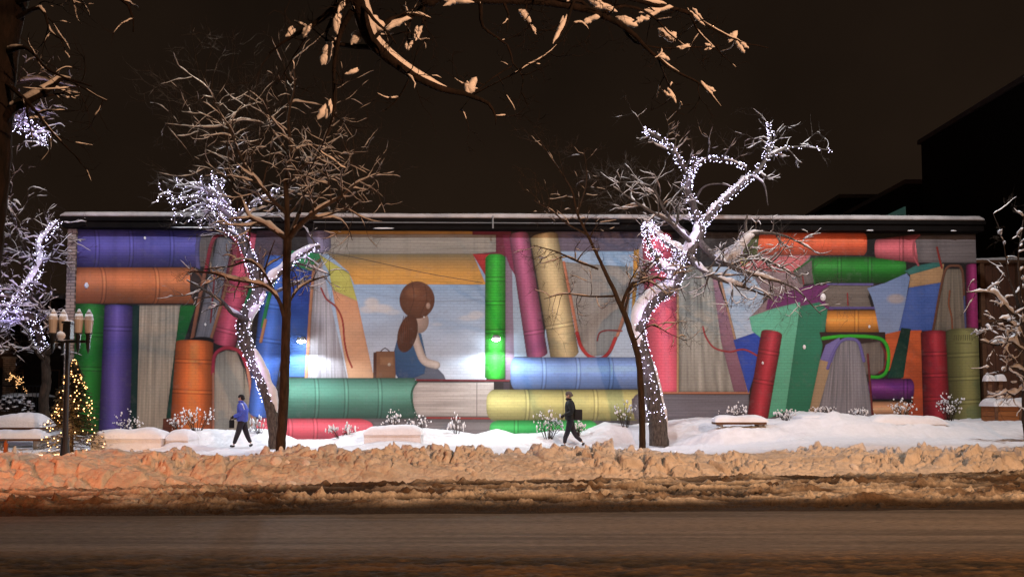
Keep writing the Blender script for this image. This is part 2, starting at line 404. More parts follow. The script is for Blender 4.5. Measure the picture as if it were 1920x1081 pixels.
def slush():
    nx, nt_ = 1150, 250
    xs = np.linspace(-12.5, 14, nx); t = np.linspace(0, 1, nt_)
    X, T = np.meshgrid(xs, t); y0 = ys(X) + .12 * (vn(X * .8, X * 0, 2) - .5) + .05 * (fbm(X * 4, X * 0, 3, 6) - .5); y1 = yb(X) + .35
    Y = y0 + (y1 - y0) * T
    wy = Y + .10 * (fbm(X * .5, Y * 1.2, 3, 3) - .5) * 2 - .05 * (X + 7) 
    rut = fbm(X * .33, wy * 3.2, 3, 41); rut2 = fbm(X * 1.1, wy * 10, 5, 52, .62); cl = fbm(X * 8, Y * 11, 5, 77, .68)
    f1, f2, idv, dx, dy = worley(X * 7, Y * 8, 15)
    ridge = 1 - np.abs(rut * 2 - 1) * 2.6
    env = np.clip(T * 9, 0, 1)
    lump = np.clip((fbm(X * 1.5, Y * 3, 3, 63) - .42) * 5, 0, 1)
    Z = -.004 + env * (.03 + .13 * np.clip(ridge, 0, 1) + .17 * (rut2 - .42) + (.25 + lump) * (.17 * (cl - .42) + .07 * idv * np.clip(.55 - f1, 0, 1) * 2)) 
    Z = Z * np.clip(1.1 - .35 * T, 0, 1)
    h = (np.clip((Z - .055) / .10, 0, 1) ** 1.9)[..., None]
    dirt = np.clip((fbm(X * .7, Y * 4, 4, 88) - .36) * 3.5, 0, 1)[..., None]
    c0 = np.array([.030, .019, .011]); c1 = np.array([.62, .57, .49]); cb = np.array([.13, .085, .052])  # brown wet slush, with shaded hollows and lit crests painted in by height
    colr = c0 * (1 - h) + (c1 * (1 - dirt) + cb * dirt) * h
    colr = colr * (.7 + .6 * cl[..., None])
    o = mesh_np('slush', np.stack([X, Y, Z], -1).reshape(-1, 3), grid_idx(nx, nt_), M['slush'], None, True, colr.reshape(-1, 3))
    tag(o, 'churned brown slush with tyre ruts lying along the road edge', kind='stuff')
slush()

CREST = [(0, 838), (60, 845), (110, 842), (200, 832), (300, 838), (420, 845), (480, 838), (600, 838), (670, 832), (800, 840), (900, 838), (1000, 840), (1100, 836), (1250, 842), (1400, 838), (1580, 832), (1700, 838), (1920, 830)]
def bank():
    nx, nt_ = 1500, 230
    xs = np.linspace(-13, 15.5, nx); t = np.linspace(0, 1, nt_)
    X, T = np.meshgrid(xs, t); Y = yb(X) - .12 + 4.3 * T
    Y = Y + .25 * (vn(X * .9, X * 0, 12) - .5) * np.clip(1 - T * 2, 0, 1)
    dd = Y - yb(X)
    crest_d = yb(xs) + 2.0
    px = 960 + xs / crest_d * F; cy = lerp_tab(px, CREST)
    zc = np.array([P(a, b, c).z for a, b, c in zip(px, cy, crest_d)])
    zc = zc[None, :] * np.ones_like(X) - .17
    prof = np.clip(dd / 1.7, 0, 1); prof = np.sin(prof * math.pi / 2) ** 1.15
    back = np.clip((dd - 2.5) / 1.7, 0, 1); prof = prof * (1 - back * back * (3 - 2 * back))
    wx = X + .25 * (fbm(X * 1.5, Y * 1.5, 3, 5) - .5); wy = Y + .25 * (fbm(X * 1.5 + 9, Y * 1.5, 3, 8) - .5)
    f1, f2, i1, dx, dy = worley(wx * 2.3, wy * 2.6, 21); e1 = np.clip((f2 - f1) * 6, 0, 1)
    g1, g2, i2, ex, ey = worley(wx * 5.2, wy * 5.6, 33); e2 = np.clip((g2 - g1) * 5, 0, 1)
    h1, h2, i3, fx, fy = worley(wx * 11, wy * 11, 44)
    ang = i1 * 40; ch1 = (i1 - .35) * .8 + .5 * (dx * np.cos(ang) + dy * np.sin(ang)); ang = i2 * 50; ch2 = (i2 - .4) * .9 + .55 * (ex * np.cos(ang) + ey * np.sin(ang))
    rugged = .15 + .85 * np.clip((fbm(X * .7, Y * .9, 3, 66) - .38) * 5, 0, 1); rug2 = np.clip((fbm(X * 1.3, Y * 1.6, 3, 68) - .38) * 6, 0, 1)
    env = np.clip(prof * 1.6, 0, 1)
    Z = zc * prof + env * (.26 * ch1 * e1 * rugged + .17 * ch2 * e2 * rugged * rug2 + .05 * (i3 - .5) * rug2 * rugged + .16 * (fbm(X * 1.6, Y * 2.0, 5, 71) - .5) + .07 * (fbm(X * 9, Y * 9, 4, 72, .65) - .5) - .05 * (1 - e1) * rugged - .04 * (1 - e2) * rug2) - .05 * (1 - env)
    low = np.clip(1 - dd / .38, 0, 1)[..., None]; dn = fbm(X * 1.2, Y * 4, 4, 93)[..., None]
    white = np.array([.76, .71, .65]); dirty = np.array([.50, .42, .34]); brown = np.array([.17, .105, .06])
    ds = np.clip((dn - .5) * 3, 0, 1) * .5
    colr = white * (1 - ds) + dirty * ds
    far = np.clip((dd - 1.9) / .5, 0, 1)[..., None]; colr = colr * (1 - far) + np.array([.8, .8, .82]) * far
    k = np.clip(low * 1.5 * (.4 + dn), 0, 1) ; colr = colr * (1 - k) + brown * k
    o = mesh_np('snow_bank', np.stack([X, Y, Z], -1).reshape(-1, 3), grid_idx(nx, nt_), M['bank_snow'], None, True, colr.reshape(-1, 3))
    tag(o, 'lumpy ploughed snow bank along the far kerb in orange light', 'snow bank', kind='stuff')
bank()

SNOWLINE = [(-300, 800), (0, 800), (100, 812), (185, 818), (330, 812), (360, 802), (420, 806), (470, 802), (500, 806), (545, 824), (610, 824), (650, 812), (690, 804), (790, 803), (850, 808), (890, 815), (930, 804), (965, 814), (1010, 812), (1050, 806), (1090, 812), (1140, 791), (1190, 797), (1260, 789), (1320, 782), (1440, 784), (1480, 786), (1510, 772), (1570, 774), (1600, 788), (1650, 782), (1760, 786), (1800, 790), (1850, 786), (1920, 786), (2200, 780)]
def plaza_z(X, Y, fine=True):
    px = 960 + X / 27.4 * F; line = lerp_tab(px, SNOWLINE)
    zl = EYE - (line - HZ) / F * 27.4 - .03
    base = .02 + .40 * np.clip((px - 1180) / 260, 0, 1)
    rt = np.clip((px - 1180) / 120, 0, 1); t = np.clip((Y - 25.9 + 2.6 * rt) / (1.3 + .6 * rt), 0, 1); t = t * t * (3 - 2 * t)
    Z = base * np.clip((Y - 18) / 2, 0, 1) + (zl - base) * t
    for bp_, by, sx, sy, hh in ((740, 25.1, 1.25, .45, .42), (1384, 24.1, 1.1, .4, .12), (1528, 24.9, .9, .5, .2), (1690, 24.2, 1.6, .45, .16), (345, 24.0, .8, .4, .25), (620, 26.3, 1.0, .5, -.1), (900, 26.2, .8, .5, .1), (1130, 26.0, .7, .5, .25)):
        Z = Z + hh * np.exp(-((X - (bp_ - 960) / F * by) / sx) ** 2 - ((Y - by) / sy) ** 2)
    far = np.clip((Y - 29.5) / 3, 0, 1); Z = Z * (1 - far) + .25 * far
    if fine:
        rg = .35 + .65 * np.clip((fbm(X * .5, Y * .6, 2, 19) - .4) * 5, 0, 1)
        f1, f2, i1, dx, dy = worley(X * 3.2, Y * 3.6, 61)
        Z = Z + rg * (.10 * (fbm(X * 1.7, Y * 1.7, 5, 17) - .5) + .07 * (i1 - .4) * np.clip((f2 - f1) * 2.5, 0, 1)) + .02 * (fbm(X * 9, Y * 9, 3, 29) - .5)
    return Z
def plaza():
    xs = np.linspace(-21, 25, 1250); yy = np.concatenate([np.linspace(16.5, 24, 60), np.linspace(24.1, 30.0, 190), np.linspace(30.5, 60, 20)])
    X, Y = np.meshgrid(xs, yy); Z = plaza_z(X, Y)
    # trodden footpath where the two people walk
    path = np.exp(-((Y - 25.2 - .2 * np.sin(X * .3)) / .55) ** 2) * np.clip((9 - X) / 3, 0, 1); Z = Z * (1 - path * .5) + path * (.03 * (fbm(X * 6, Y * 8, 3, 97) - .5))
    colr = np.ones(X.shape + (3,)) * np.array([.80, .80, .82]); colr *= (1 - path * .12)[..., None]
    o = mesh_np('plaza_snow', np.stack([X, Y, Z], -1).reshape(-1, 3), grid_idx(len(xs), len(yy)), M['plaza_snow'], None, True, colr.reshape(-1, 3))
    tag(o, kind='structure')
plaza()
def gz(x, y): return float(plaza_z(np.array([[x]]), np.array([[y]]), True)[0, 0])

#@@MURAL
# ================================================================== LONG BUILDING WITH THE PAINTED WALL
DL, DR = 28.2, 28.9
A0 = P(122, 700, DL); A1 = P(1838, 700, DR)
AX = Vector((A1.x - A0.x, A1.y - A0.y, 0)); WL = AX.length; AX.normalize(); WANG = math.atan2(AX.y, AX.x)
WZ = P(960, 434, (DL + DR) / 2).z
bld = empty('long_building', (A0.x, A0.y, 0), 'low flat-roofed building whose whole street wall is painted with giant books', 'building', rz=WANG)
def wall_to_px(S, Z):
    x = A0.x + AX.x * S; y = A0.y + AX.y * S; z = Z - EYE
    ct, st = math.cos(TILT), math.sin(TILT)
    zc = y * ct + z * st; yc = -y * st + z * ct
    return 960 + F * x / zc, CYP - F * yc / zc

def lin(c):
    c = np.array(c, float) / 255.0
    return np.where(c <= .04045, c / 12.92, ((c + .055) / 1.055) ** 2.4)
class Paint:
    def __init__(s, U, V):
        s.U, s.V = U, V; s.C = np.zeros(U.shape + (3,)); s.C[:] = lin((40, 34, 36))
        s.x0 = U[0]; s.n1 = fbm(U * .02, V * .3, 3, 5); s.n2 = fbm(U * .3, V * .02, 3, 6)
    def _box(s, x0, x1, y0, y1):
        m = (s.U > x0) & (s.U < x1) & (s.V > y0) & (s.V < y1)
        if not m.any(): return None
        r = np.where(m.any(1))[0]; c = np.where(m.any(0))[0]
        return slice(r[0], r[-1] + 1), slice(c[0], c[-1] + 1)
    def _put(s, b, col, a):
        s.C[b] = s.C[b] * (1 - a[..., None]) + col * a[..., None]
    def sd(s, pts, b):
        U, V = s.U[b], s.V[b]; n = len(pts); d = np.full(U.shape, 1e9); ins = np.zeros(U.shape, bool)
        for i in range(n):
            x1, y1 = pts[i]; x2, y2 = pts[(i + 1) % n]; ex, ey = x2 - x1, y2 - y1
            t = np.clip(((U - x1) * ex + (V - y1) * ey) / (ex * ex + ey * ey + 1e-9), 0, 1)
            d = np.minimum(d, np.hypot(U - x1 - t * ex, V - y1 - t * ey))
            if y1 != y2:
                c = ((y1 > V) != (y2 > V)) & (U < (x2 - x1) * (V - y1) / (y2 - y1) + x1); ins ^= c
        return np.where(ins, d, -d)
    def flat(s, pts, c, c2=None, g=None, soft=.8, edge=.25, rnd=0):
        """c2/g: gradient colour towards direction g=(x0,y0,x1,y1)"""
        xs = [p[0] for p in pts]; ys_ = [p[1] for p in pts]; b = s._box(min(xs) - 3, max(xs) + 3, min(ys_) - 3, max(ys_) + 3)
        if b is None: return
        d = s.sd(pts, b) - 0; a = np.clip(d / soft + .5, 0, 1); col = np.ones(d.shape + (3,)) * lin(c)
        if c2 is not None:
            t = np.clip(((s.U[b] - g[0]) * (g[2] - g[0]) + (s.V[b] - g[1]) * (g[3] - g[1])) / ((g[2] - g[0]) ** 2 + (g[3] - g[1]) ** 2), 0, 1)[..., None]
            col = col * (1 - t) + lin(c2) * t
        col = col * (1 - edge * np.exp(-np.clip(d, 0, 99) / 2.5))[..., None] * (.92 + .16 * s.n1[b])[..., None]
        s._put(b, col, a)
    def spine(s, p0, p1, w0, w1, c, bands=(), hl=-.25, ends=(5, 5), amb=.30, gl=.9, bulge=0, hot=.25):
        """round book spine from p0 to p1, widths w0 -> w1; hl = where across it the highlight runs"""
        p0 = np.array(p0, float); p1 = np.array(p1, float); L = np.linalg.norm(p1 - p0); d = (p1 - p0) / L; nrm = np.array([-d[1], d[0]])
        W = max(w0, w1) / 2 + 4
        cs = [p0 + nrm * W, p0 - nrm * W, p1 + nrm * W, p1 - nrm * W]
        b = s._box(min(q[0] for q in cs) - 6, max(q[0] for q in cs) + 6, min(q[1] for q in cs) - 6, max(q[1] for q in cs) + 6)
        if b is None: return
        rx = s.U[b] - p0[0]; ry = s.V[b] - p0[1]; t = rx * d[0] + ry * d[1]; u = rx * nrm[0] + ry * nrm[1]
        hw = (w0 + (w1 - w0) * np.clip(t / L, 0, 1)) / 2; v = u / hw
        cur = 1 - np.sqrt(np.clip(1 - np.clip(v, -1, 1) ** 2, 0, 1)); tt = t - bulge * cur
        e0 = ends[0] * np.abs(v) ** 4; e1 = ends[1] * np.abs(v) ** 4
        a = np.clip((hw - np.abs(u)) / .8 + .5, 0, 1) * np.clip((t - e0) / .8 + .5, 0, 1) * np.clip((L - e1 - t) / .8 + .5, 0, 1)
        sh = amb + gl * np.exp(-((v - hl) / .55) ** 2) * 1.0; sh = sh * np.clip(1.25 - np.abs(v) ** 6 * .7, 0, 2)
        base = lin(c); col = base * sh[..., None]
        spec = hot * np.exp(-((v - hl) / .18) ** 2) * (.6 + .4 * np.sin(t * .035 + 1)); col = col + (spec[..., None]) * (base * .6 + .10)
        for q in bands:
            k = q if abs(q) > 1 else q * L
            x = tt - k
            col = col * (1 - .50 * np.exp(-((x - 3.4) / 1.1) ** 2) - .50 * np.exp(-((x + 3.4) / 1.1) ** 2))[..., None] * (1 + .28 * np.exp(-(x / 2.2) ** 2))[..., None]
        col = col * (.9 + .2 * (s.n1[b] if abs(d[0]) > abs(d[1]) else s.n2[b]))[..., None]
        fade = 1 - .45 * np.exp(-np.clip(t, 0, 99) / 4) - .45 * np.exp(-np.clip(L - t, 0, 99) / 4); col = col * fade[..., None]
        s._put(b, col, a)
    def pages(s, pts, c, dirv, fan=None, lw=2.6, seed=1, contrast=.35, edge=.35):
        """page block: fine lines along dirv (or fanning out from point fan)"""
        xs = [p[0] for p in pts]; ys_ = [p[1] for p in pts]; b = s._box(min(xs) - 3, max(xs) + 3, min(ys_) - 3, max(ys_) + 3)
        if b is None: return
        d = s.sd(pts, b); a = np.clip(d / .8 + .5, 0, 1); U, V = s.U[b], s.V[b]
        if fan is not None:
            q = np.arctan2(V - fan[1], U - fan[0]) * fan[2]; al = np.hypot(U - fan[0], V - fan[1])
        else:
            n = math.hypot(*dirv); dx, dy = dirv[0] / n, dirv[1] / n; q = -dy * U + dx * V; al = dx * U + dy * V
        l = vn(q / lw * 1.6, al * .012, seed) * .6 + vn(q / lw * 3.1, al * .02, seed + 1) * .4
        col = lin(c) * (1 - contrast + contrast * 1.7 * l)[..., None] * (1 - edge * np.exp(-np.clip(d, 0, 99) / 4))[..., None]
        s._put(b, col, a)
    def stroke(s, pts, w, c, hl=.5, smooth=True, w1=None):
        q = catmull([(*p, 0) for p in pts], 4)[:, :2] if smooth and len(pts) > 2 else np.array(pts, float)
        wm = max(w, w1 or w)
        b = s._box(q[:, 0].min() - wm, q[:, 0].max() + wm, q[:, 1].min() - wm, q[:, 1].max() + wm)
        if b is None: return
        U, V = s.U[b], s.V[b]; d = np.full(U.shape, 1e9); sg = np.zeros(U.shape)
        for i in range(len(q) - 1):
            ex, ey = q[i + 1] - q[i]; t = np.clip(((U - q[i, 0]) * ex + (V - q[i, 1]) * ey) / (ex * ex + ey * ey + 1e-9), 0, 1)
            vx = U - q[i, 0] - t * ex; vy = V - q[i, 1] - t * ey; dd = np.hypot(vx, vy); m = dd < d; d = np.where(m, dd, d); sg = np.where(m, vx + vy, sg)
        a = np.clip((w / 2 - d) / .8 + .5, 0, 1); sh = 1 - .45 * (d / (w / 2)) ** 2 - hl * .35 * np.clip(sg / w * 2, -1, 1)
        s._put(b, lin(c) * np.clip(sh, .2, 2)[..., None], a)
    def blob(s, cx, cy, rx, ry, c, soft=.5, ang=0, alpha=1, lit=(-.3, -.4), k=.35):
        rr = max(rx, ry) * 1.3; b = s._box(cx - rr, cx + rr, cy - rr, cy + rr)
        if b is None: return
        U, V = s.U[b] - cx, s.V[b] - cy; ca, sa = math.cos(ang), math.sin(ang); x = (U * ca + V * sa) / rx; y = (-U * sa + V * ca) / ry; r = np.hypot(x, y)
        a = np.clip((1 - r) / soft * 2, 0, 1) if soft > .2 else np.clip((1 - r) * min(rx, ry) + .5, 0, 1)
        sh = 1 - k * np.clip(np.hypot(U / rx - lit[0], V / ry - lit[1]), 0, 1.6)
        s._put(b, lin(c) * sh[..., None], a * alpha)

def paint_wall(pt):
    fl, sp_, pg, st, bl = pt.flat, pt.spine, pt.pages, pt.stroke, pt.blob
    Bx = lambda x0, y0, x1, y1: [(x0, y0), (x1, y0), (x1, y1), (x0, y1)]
    # --- left group
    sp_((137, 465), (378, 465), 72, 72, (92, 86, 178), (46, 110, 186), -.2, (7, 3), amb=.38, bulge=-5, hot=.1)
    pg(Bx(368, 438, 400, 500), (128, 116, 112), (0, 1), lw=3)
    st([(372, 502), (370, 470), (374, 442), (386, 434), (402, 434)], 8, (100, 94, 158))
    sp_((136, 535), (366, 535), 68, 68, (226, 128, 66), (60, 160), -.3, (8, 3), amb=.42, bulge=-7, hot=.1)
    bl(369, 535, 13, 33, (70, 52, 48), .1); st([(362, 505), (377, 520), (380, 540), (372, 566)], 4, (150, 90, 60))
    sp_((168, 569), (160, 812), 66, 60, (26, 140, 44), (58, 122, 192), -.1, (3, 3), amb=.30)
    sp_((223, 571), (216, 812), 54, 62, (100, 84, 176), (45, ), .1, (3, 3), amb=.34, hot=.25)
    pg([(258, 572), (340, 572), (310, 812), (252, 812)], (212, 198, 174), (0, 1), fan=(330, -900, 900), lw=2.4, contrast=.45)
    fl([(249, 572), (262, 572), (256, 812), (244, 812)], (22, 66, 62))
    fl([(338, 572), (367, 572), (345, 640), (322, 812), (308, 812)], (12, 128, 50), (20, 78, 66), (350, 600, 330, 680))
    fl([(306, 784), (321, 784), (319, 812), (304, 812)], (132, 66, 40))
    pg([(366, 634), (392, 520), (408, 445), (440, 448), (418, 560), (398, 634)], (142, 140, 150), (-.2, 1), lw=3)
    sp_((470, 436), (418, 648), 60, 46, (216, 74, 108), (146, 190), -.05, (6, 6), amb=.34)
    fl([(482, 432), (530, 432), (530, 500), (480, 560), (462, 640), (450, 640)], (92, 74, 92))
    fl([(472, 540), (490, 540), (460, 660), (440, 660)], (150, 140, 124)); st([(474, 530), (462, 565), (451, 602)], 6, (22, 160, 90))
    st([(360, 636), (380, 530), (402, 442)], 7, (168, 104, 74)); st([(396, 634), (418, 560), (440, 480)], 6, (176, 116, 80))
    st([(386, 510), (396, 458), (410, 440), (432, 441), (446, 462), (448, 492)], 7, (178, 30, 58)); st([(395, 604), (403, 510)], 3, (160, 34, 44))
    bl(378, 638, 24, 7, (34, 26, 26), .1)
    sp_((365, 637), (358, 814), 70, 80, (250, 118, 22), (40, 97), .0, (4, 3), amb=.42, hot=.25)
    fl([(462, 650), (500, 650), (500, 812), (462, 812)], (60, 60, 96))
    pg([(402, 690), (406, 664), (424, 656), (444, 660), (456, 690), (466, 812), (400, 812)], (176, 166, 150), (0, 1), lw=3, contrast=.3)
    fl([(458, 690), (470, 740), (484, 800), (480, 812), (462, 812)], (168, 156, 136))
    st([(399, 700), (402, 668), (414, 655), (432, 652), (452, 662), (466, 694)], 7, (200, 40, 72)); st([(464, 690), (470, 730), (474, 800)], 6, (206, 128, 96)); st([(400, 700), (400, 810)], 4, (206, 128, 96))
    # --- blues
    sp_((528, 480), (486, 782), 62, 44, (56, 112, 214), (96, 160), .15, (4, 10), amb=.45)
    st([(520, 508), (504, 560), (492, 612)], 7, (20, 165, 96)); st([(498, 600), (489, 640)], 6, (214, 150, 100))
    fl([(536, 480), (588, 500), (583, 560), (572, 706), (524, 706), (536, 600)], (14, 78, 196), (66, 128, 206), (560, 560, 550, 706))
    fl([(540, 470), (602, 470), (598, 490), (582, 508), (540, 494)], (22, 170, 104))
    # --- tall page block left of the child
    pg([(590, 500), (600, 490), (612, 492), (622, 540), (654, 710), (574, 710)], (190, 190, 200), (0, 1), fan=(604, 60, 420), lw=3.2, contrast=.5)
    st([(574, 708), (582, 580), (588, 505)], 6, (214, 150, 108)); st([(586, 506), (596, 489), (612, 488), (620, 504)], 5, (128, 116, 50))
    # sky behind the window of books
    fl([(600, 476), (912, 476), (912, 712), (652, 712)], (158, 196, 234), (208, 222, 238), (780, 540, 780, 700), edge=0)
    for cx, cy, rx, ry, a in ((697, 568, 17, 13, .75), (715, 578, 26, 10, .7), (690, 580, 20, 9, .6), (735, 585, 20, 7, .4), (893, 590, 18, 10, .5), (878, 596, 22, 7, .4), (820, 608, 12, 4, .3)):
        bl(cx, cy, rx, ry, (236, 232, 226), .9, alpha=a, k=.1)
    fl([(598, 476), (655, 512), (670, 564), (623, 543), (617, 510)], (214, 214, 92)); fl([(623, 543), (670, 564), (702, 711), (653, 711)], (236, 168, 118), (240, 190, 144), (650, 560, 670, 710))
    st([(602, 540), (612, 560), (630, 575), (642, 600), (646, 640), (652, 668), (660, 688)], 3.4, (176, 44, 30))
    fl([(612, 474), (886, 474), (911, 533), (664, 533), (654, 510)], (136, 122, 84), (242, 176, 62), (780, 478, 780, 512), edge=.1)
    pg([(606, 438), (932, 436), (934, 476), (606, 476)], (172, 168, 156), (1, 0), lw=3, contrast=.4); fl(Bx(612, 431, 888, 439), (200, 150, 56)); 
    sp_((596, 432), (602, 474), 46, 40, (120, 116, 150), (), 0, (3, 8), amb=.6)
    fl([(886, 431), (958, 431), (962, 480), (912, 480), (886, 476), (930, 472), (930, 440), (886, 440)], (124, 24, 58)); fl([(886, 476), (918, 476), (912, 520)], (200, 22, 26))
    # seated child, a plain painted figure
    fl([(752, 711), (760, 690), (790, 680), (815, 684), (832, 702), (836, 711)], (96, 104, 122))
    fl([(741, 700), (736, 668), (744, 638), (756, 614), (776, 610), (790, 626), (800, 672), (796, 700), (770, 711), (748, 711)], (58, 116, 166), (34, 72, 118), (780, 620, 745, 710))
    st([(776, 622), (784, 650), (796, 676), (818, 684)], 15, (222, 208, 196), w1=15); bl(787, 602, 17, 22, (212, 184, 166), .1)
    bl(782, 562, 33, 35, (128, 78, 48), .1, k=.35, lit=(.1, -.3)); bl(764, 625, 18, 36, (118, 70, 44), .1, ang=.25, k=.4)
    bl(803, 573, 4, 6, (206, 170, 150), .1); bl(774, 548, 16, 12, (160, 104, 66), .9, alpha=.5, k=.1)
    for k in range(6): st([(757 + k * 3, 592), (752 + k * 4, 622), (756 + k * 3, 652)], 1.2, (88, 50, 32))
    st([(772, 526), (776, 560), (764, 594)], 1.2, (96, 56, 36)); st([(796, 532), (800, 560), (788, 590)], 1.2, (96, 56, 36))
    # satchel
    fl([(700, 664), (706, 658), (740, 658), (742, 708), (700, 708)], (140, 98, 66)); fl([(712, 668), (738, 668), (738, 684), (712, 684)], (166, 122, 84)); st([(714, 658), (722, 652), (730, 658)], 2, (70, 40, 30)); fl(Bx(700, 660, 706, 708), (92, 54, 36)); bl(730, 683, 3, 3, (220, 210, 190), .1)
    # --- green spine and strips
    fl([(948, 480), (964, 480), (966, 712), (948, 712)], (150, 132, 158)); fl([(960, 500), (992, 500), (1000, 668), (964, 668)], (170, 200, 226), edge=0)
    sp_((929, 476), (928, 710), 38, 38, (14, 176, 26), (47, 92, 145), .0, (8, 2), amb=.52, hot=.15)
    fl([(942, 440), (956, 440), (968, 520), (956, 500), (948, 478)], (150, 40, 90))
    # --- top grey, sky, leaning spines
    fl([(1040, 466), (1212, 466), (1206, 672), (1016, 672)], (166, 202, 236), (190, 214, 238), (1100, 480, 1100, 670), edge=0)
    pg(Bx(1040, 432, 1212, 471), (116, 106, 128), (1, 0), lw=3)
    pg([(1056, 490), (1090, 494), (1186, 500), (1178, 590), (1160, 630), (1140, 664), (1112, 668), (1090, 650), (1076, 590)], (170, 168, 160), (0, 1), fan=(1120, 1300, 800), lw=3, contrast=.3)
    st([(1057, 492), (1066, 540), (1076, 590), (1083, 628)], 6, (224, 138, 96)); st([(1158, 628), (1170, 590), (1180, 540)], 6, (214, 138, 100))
    st([(1082, 624), (1090, 650), (1106, 668), (1126, 672), (1142, 660), (1154, 634)], 7, (204, 34, 32)); st([(1120, 638), (1124, 624), (1138, 619), (1166, 620)], 3, (170, 46, 46))
    sp_((972, 435), (1008, 670), 36, 40, (176, 84, 130), (190, ), .0, (6, 6), amb=.42, hot=.1)
    sp_((1019, 437), (1060, 673), 52, 54, (214, 194, 138), (176, ), -.1, (6, 9), amb=.42, hot=.08)
    fl([(1188, 470), (1200, 466), (1192, 560), (1184, 600)], (226, 160, 30)); fl([(1198, 470), (1208, 440), (1206, 640), (1196, 640)], (184, 172, 186))
    sp_((1232, 436), (1248, 736), 56, 70, (232, 86, 116), (), -.1, (8, 3), amb=.5, hot=.1)
    sp_((957, 699), (1202, 699), 60, 60, (120, 164, 236), (64, 128, 190), -.25, (7, 3), amb=.5, bulge=-4, hot=.2)
    # --- lower shelf
    fl(Bx(560, 780, 1460, 830), (110, 106, 108)); pg(Bx(700, 790, 940, 830), (150, 144, 146), (1, 0), lw=3)
    sp_((480, 806), (700, 806), 46, 46, (232, 84, 104), (65, 112), -.3, (10, 30), amb=.5, bulge=-4)
    sp_((525, 746), (780, 746), 76, 76, (84, 150, 130), (70, 125, 188), -.3, (3, 3), amb=.45, bulge=-4, hot=.15)
    pg([(774, 728), (784, 716), (926, 716), (926, 780), (784, 780), (774, 764)], (214, 206, 198), (1, 0), lw=3, contrast=.35); st([(894, 716), (894, 780)], 1.2, (120, 110, 108))
    st([(782, 782), (774, 760), (772, 735), (782, 713)], 3.5, (40, 104, 82)); st([(782, 712), (954, 713)], 3.5, (130, 32, 44), smooth=False); st([(800, 783), (944, 784)], 4, (170, 62, 56), smooth=False); fl(Bx(944, 716, 956, 730), (70, 60, 70))
    sp_((912, 759), (1200, 759), 58, 58, (206, 204, 124), (78, 148, 206), -.2, (12, 3), amb=.52, bulge=-4, hot=.12)
    sp_((918, 806), (1120, 806), 38, 38, (48, 190, 90), (50, 120), -.3, (14, 14), amb=.5)
    pg([(1184, 748), (1196, 739), (1404, 739), (1404, 786), (1190, 786)], (134, 134, 148), (1, 0), lw=3, contrast=.3); st([(1196, 787), (1186, 765), (1190, 744), (1200, 737)], 3, (120, 110, 120)); st([(1240, 736), (1404, 736)], 4, (216, 140, 100), smooth=False)
    # --- curly pages
    fl([(1326, 500), (1440, 500), (1420, 640), (1376, 650)], (178, 206, 234), (200, 218, 238), (1380, 540, 1390, 640), edge=0)
    bl(1385, 545, 30, 12, (235, 235, 235), .8, alpha=.6, k=.1)
    pg([(1270, 500), (1336, 500), (1350, 600), (1366, 660), (1380, 734), (1272, 734)], (184, 184, 172), (0, 1), fan=(1290, -200, 500), lw=5.5, contrast=.62)
    fl([(1336, 520), (1352, 520), (1404, 734), (1376, 734), (1352, 640)], (180, 130, 150), (150, 100, 124), (1350, 540, 1390, 734)); st([(1350, 520), (1376, 625), (1403, 733)], 4.5, (206, 160, 120))
    st([(1271, 520), (1271, 734)], 4, (214, 170, 120), smooth=False)
    fl([(1375, 637), (1430, 618), (1422, 680), (1403, 737)], (22, 76, 200), (20, 84, 214), (1380, 640, 1410, 730))
    st([(1318, 612), (1324, 632), (1340, 652), (1368, 659), (1396, 655), (1430, 672)], 3.4, (190, 50, 56))
    # --- right group
    fl([(1385, 478), (1520, 478), (1500, 560), (1400, 600), (1440, 560)], (160, 136, 140))
    fl([(1386, 484), (1520, 478), (1490, 512), (1390, 504)], (232, 118, 122)); fl([(1386, 482), (1420, 470), (1418, 480), (1392, 500)], (206, 206, 120))
    sp_((1386, 457), (1626, 457), 43, 43, (242, 88, 20), (), -.25, (3, 7), amb=.45, hot=.1); fl([(1382, 440), (1424, 436), (1420, 478), (1396, 480)], (88, 100, 40))
    pg([(1486, 508), (1522, 484), (1526, 531), (1500, 533)], (124, 114, 112), (.3, 1), lw=3)
    fl([(1436, 580), (1440, 560), (1480, 545), (1520, 534), (1560, 534), (1545, 580)], (126, 38, 118))
    pg([(1541, 540), (1552, 534), (1634, 534), (1628, 556), (1634, 576), (1550, 576)], (140, 128, 118), (1, 0), lw=3); st([(1560, 578), (1536, 572), (1532, 548), (1552, 534)], 7, (132, 42, 124)); st([(1552, 532), (1636, 533)], 4.5, (118, 106, 180), smooth=False); st([(1556, 577), (1642, 577)], 4.5, (110, 96, 172), smooth=False)
    sp_((1524, 506), (1699, 506), 50, 50, (20, 136, 28), (50, 107), -.3, (4, 10), amb=.30, hot=.35); st([(1528, 532), (1524, 508), (1524, 484), (1490, 508)], 3, (24, 120, 34), smooth=False)
    sp_((1548, 604), (1652, 604), 46, 46, (230, 146, 26), (58, ), -.2, (3, 6), amb=.42)
    st([(1589, 550), (1590, 572)], 3, (170, 26, 34)); st([(1505, 518), (1507, 532)], 3, (150, 26, 34))
    fl([(1405, 594), (1450, 578), (1500, 566), (1502, 604), (1476, 770), (1436, 786), (1462, 660), (1410, 620)], (110, 220, 180), (96, 206, 164), (1440, 580, 1460, 780))
    fl([(1500, 574), (1536, 566), (1552, 580), (1545, 634), (1520, 772), (1472, 776)], (42, 152, 116), (34, 140, 104), (1520, 580, 1500, 770))
    sp_((1448, 619), (1420, 784), 40, 40, (178, 30, 52), (42, 98), -.1, (5, 4), amb=.40)
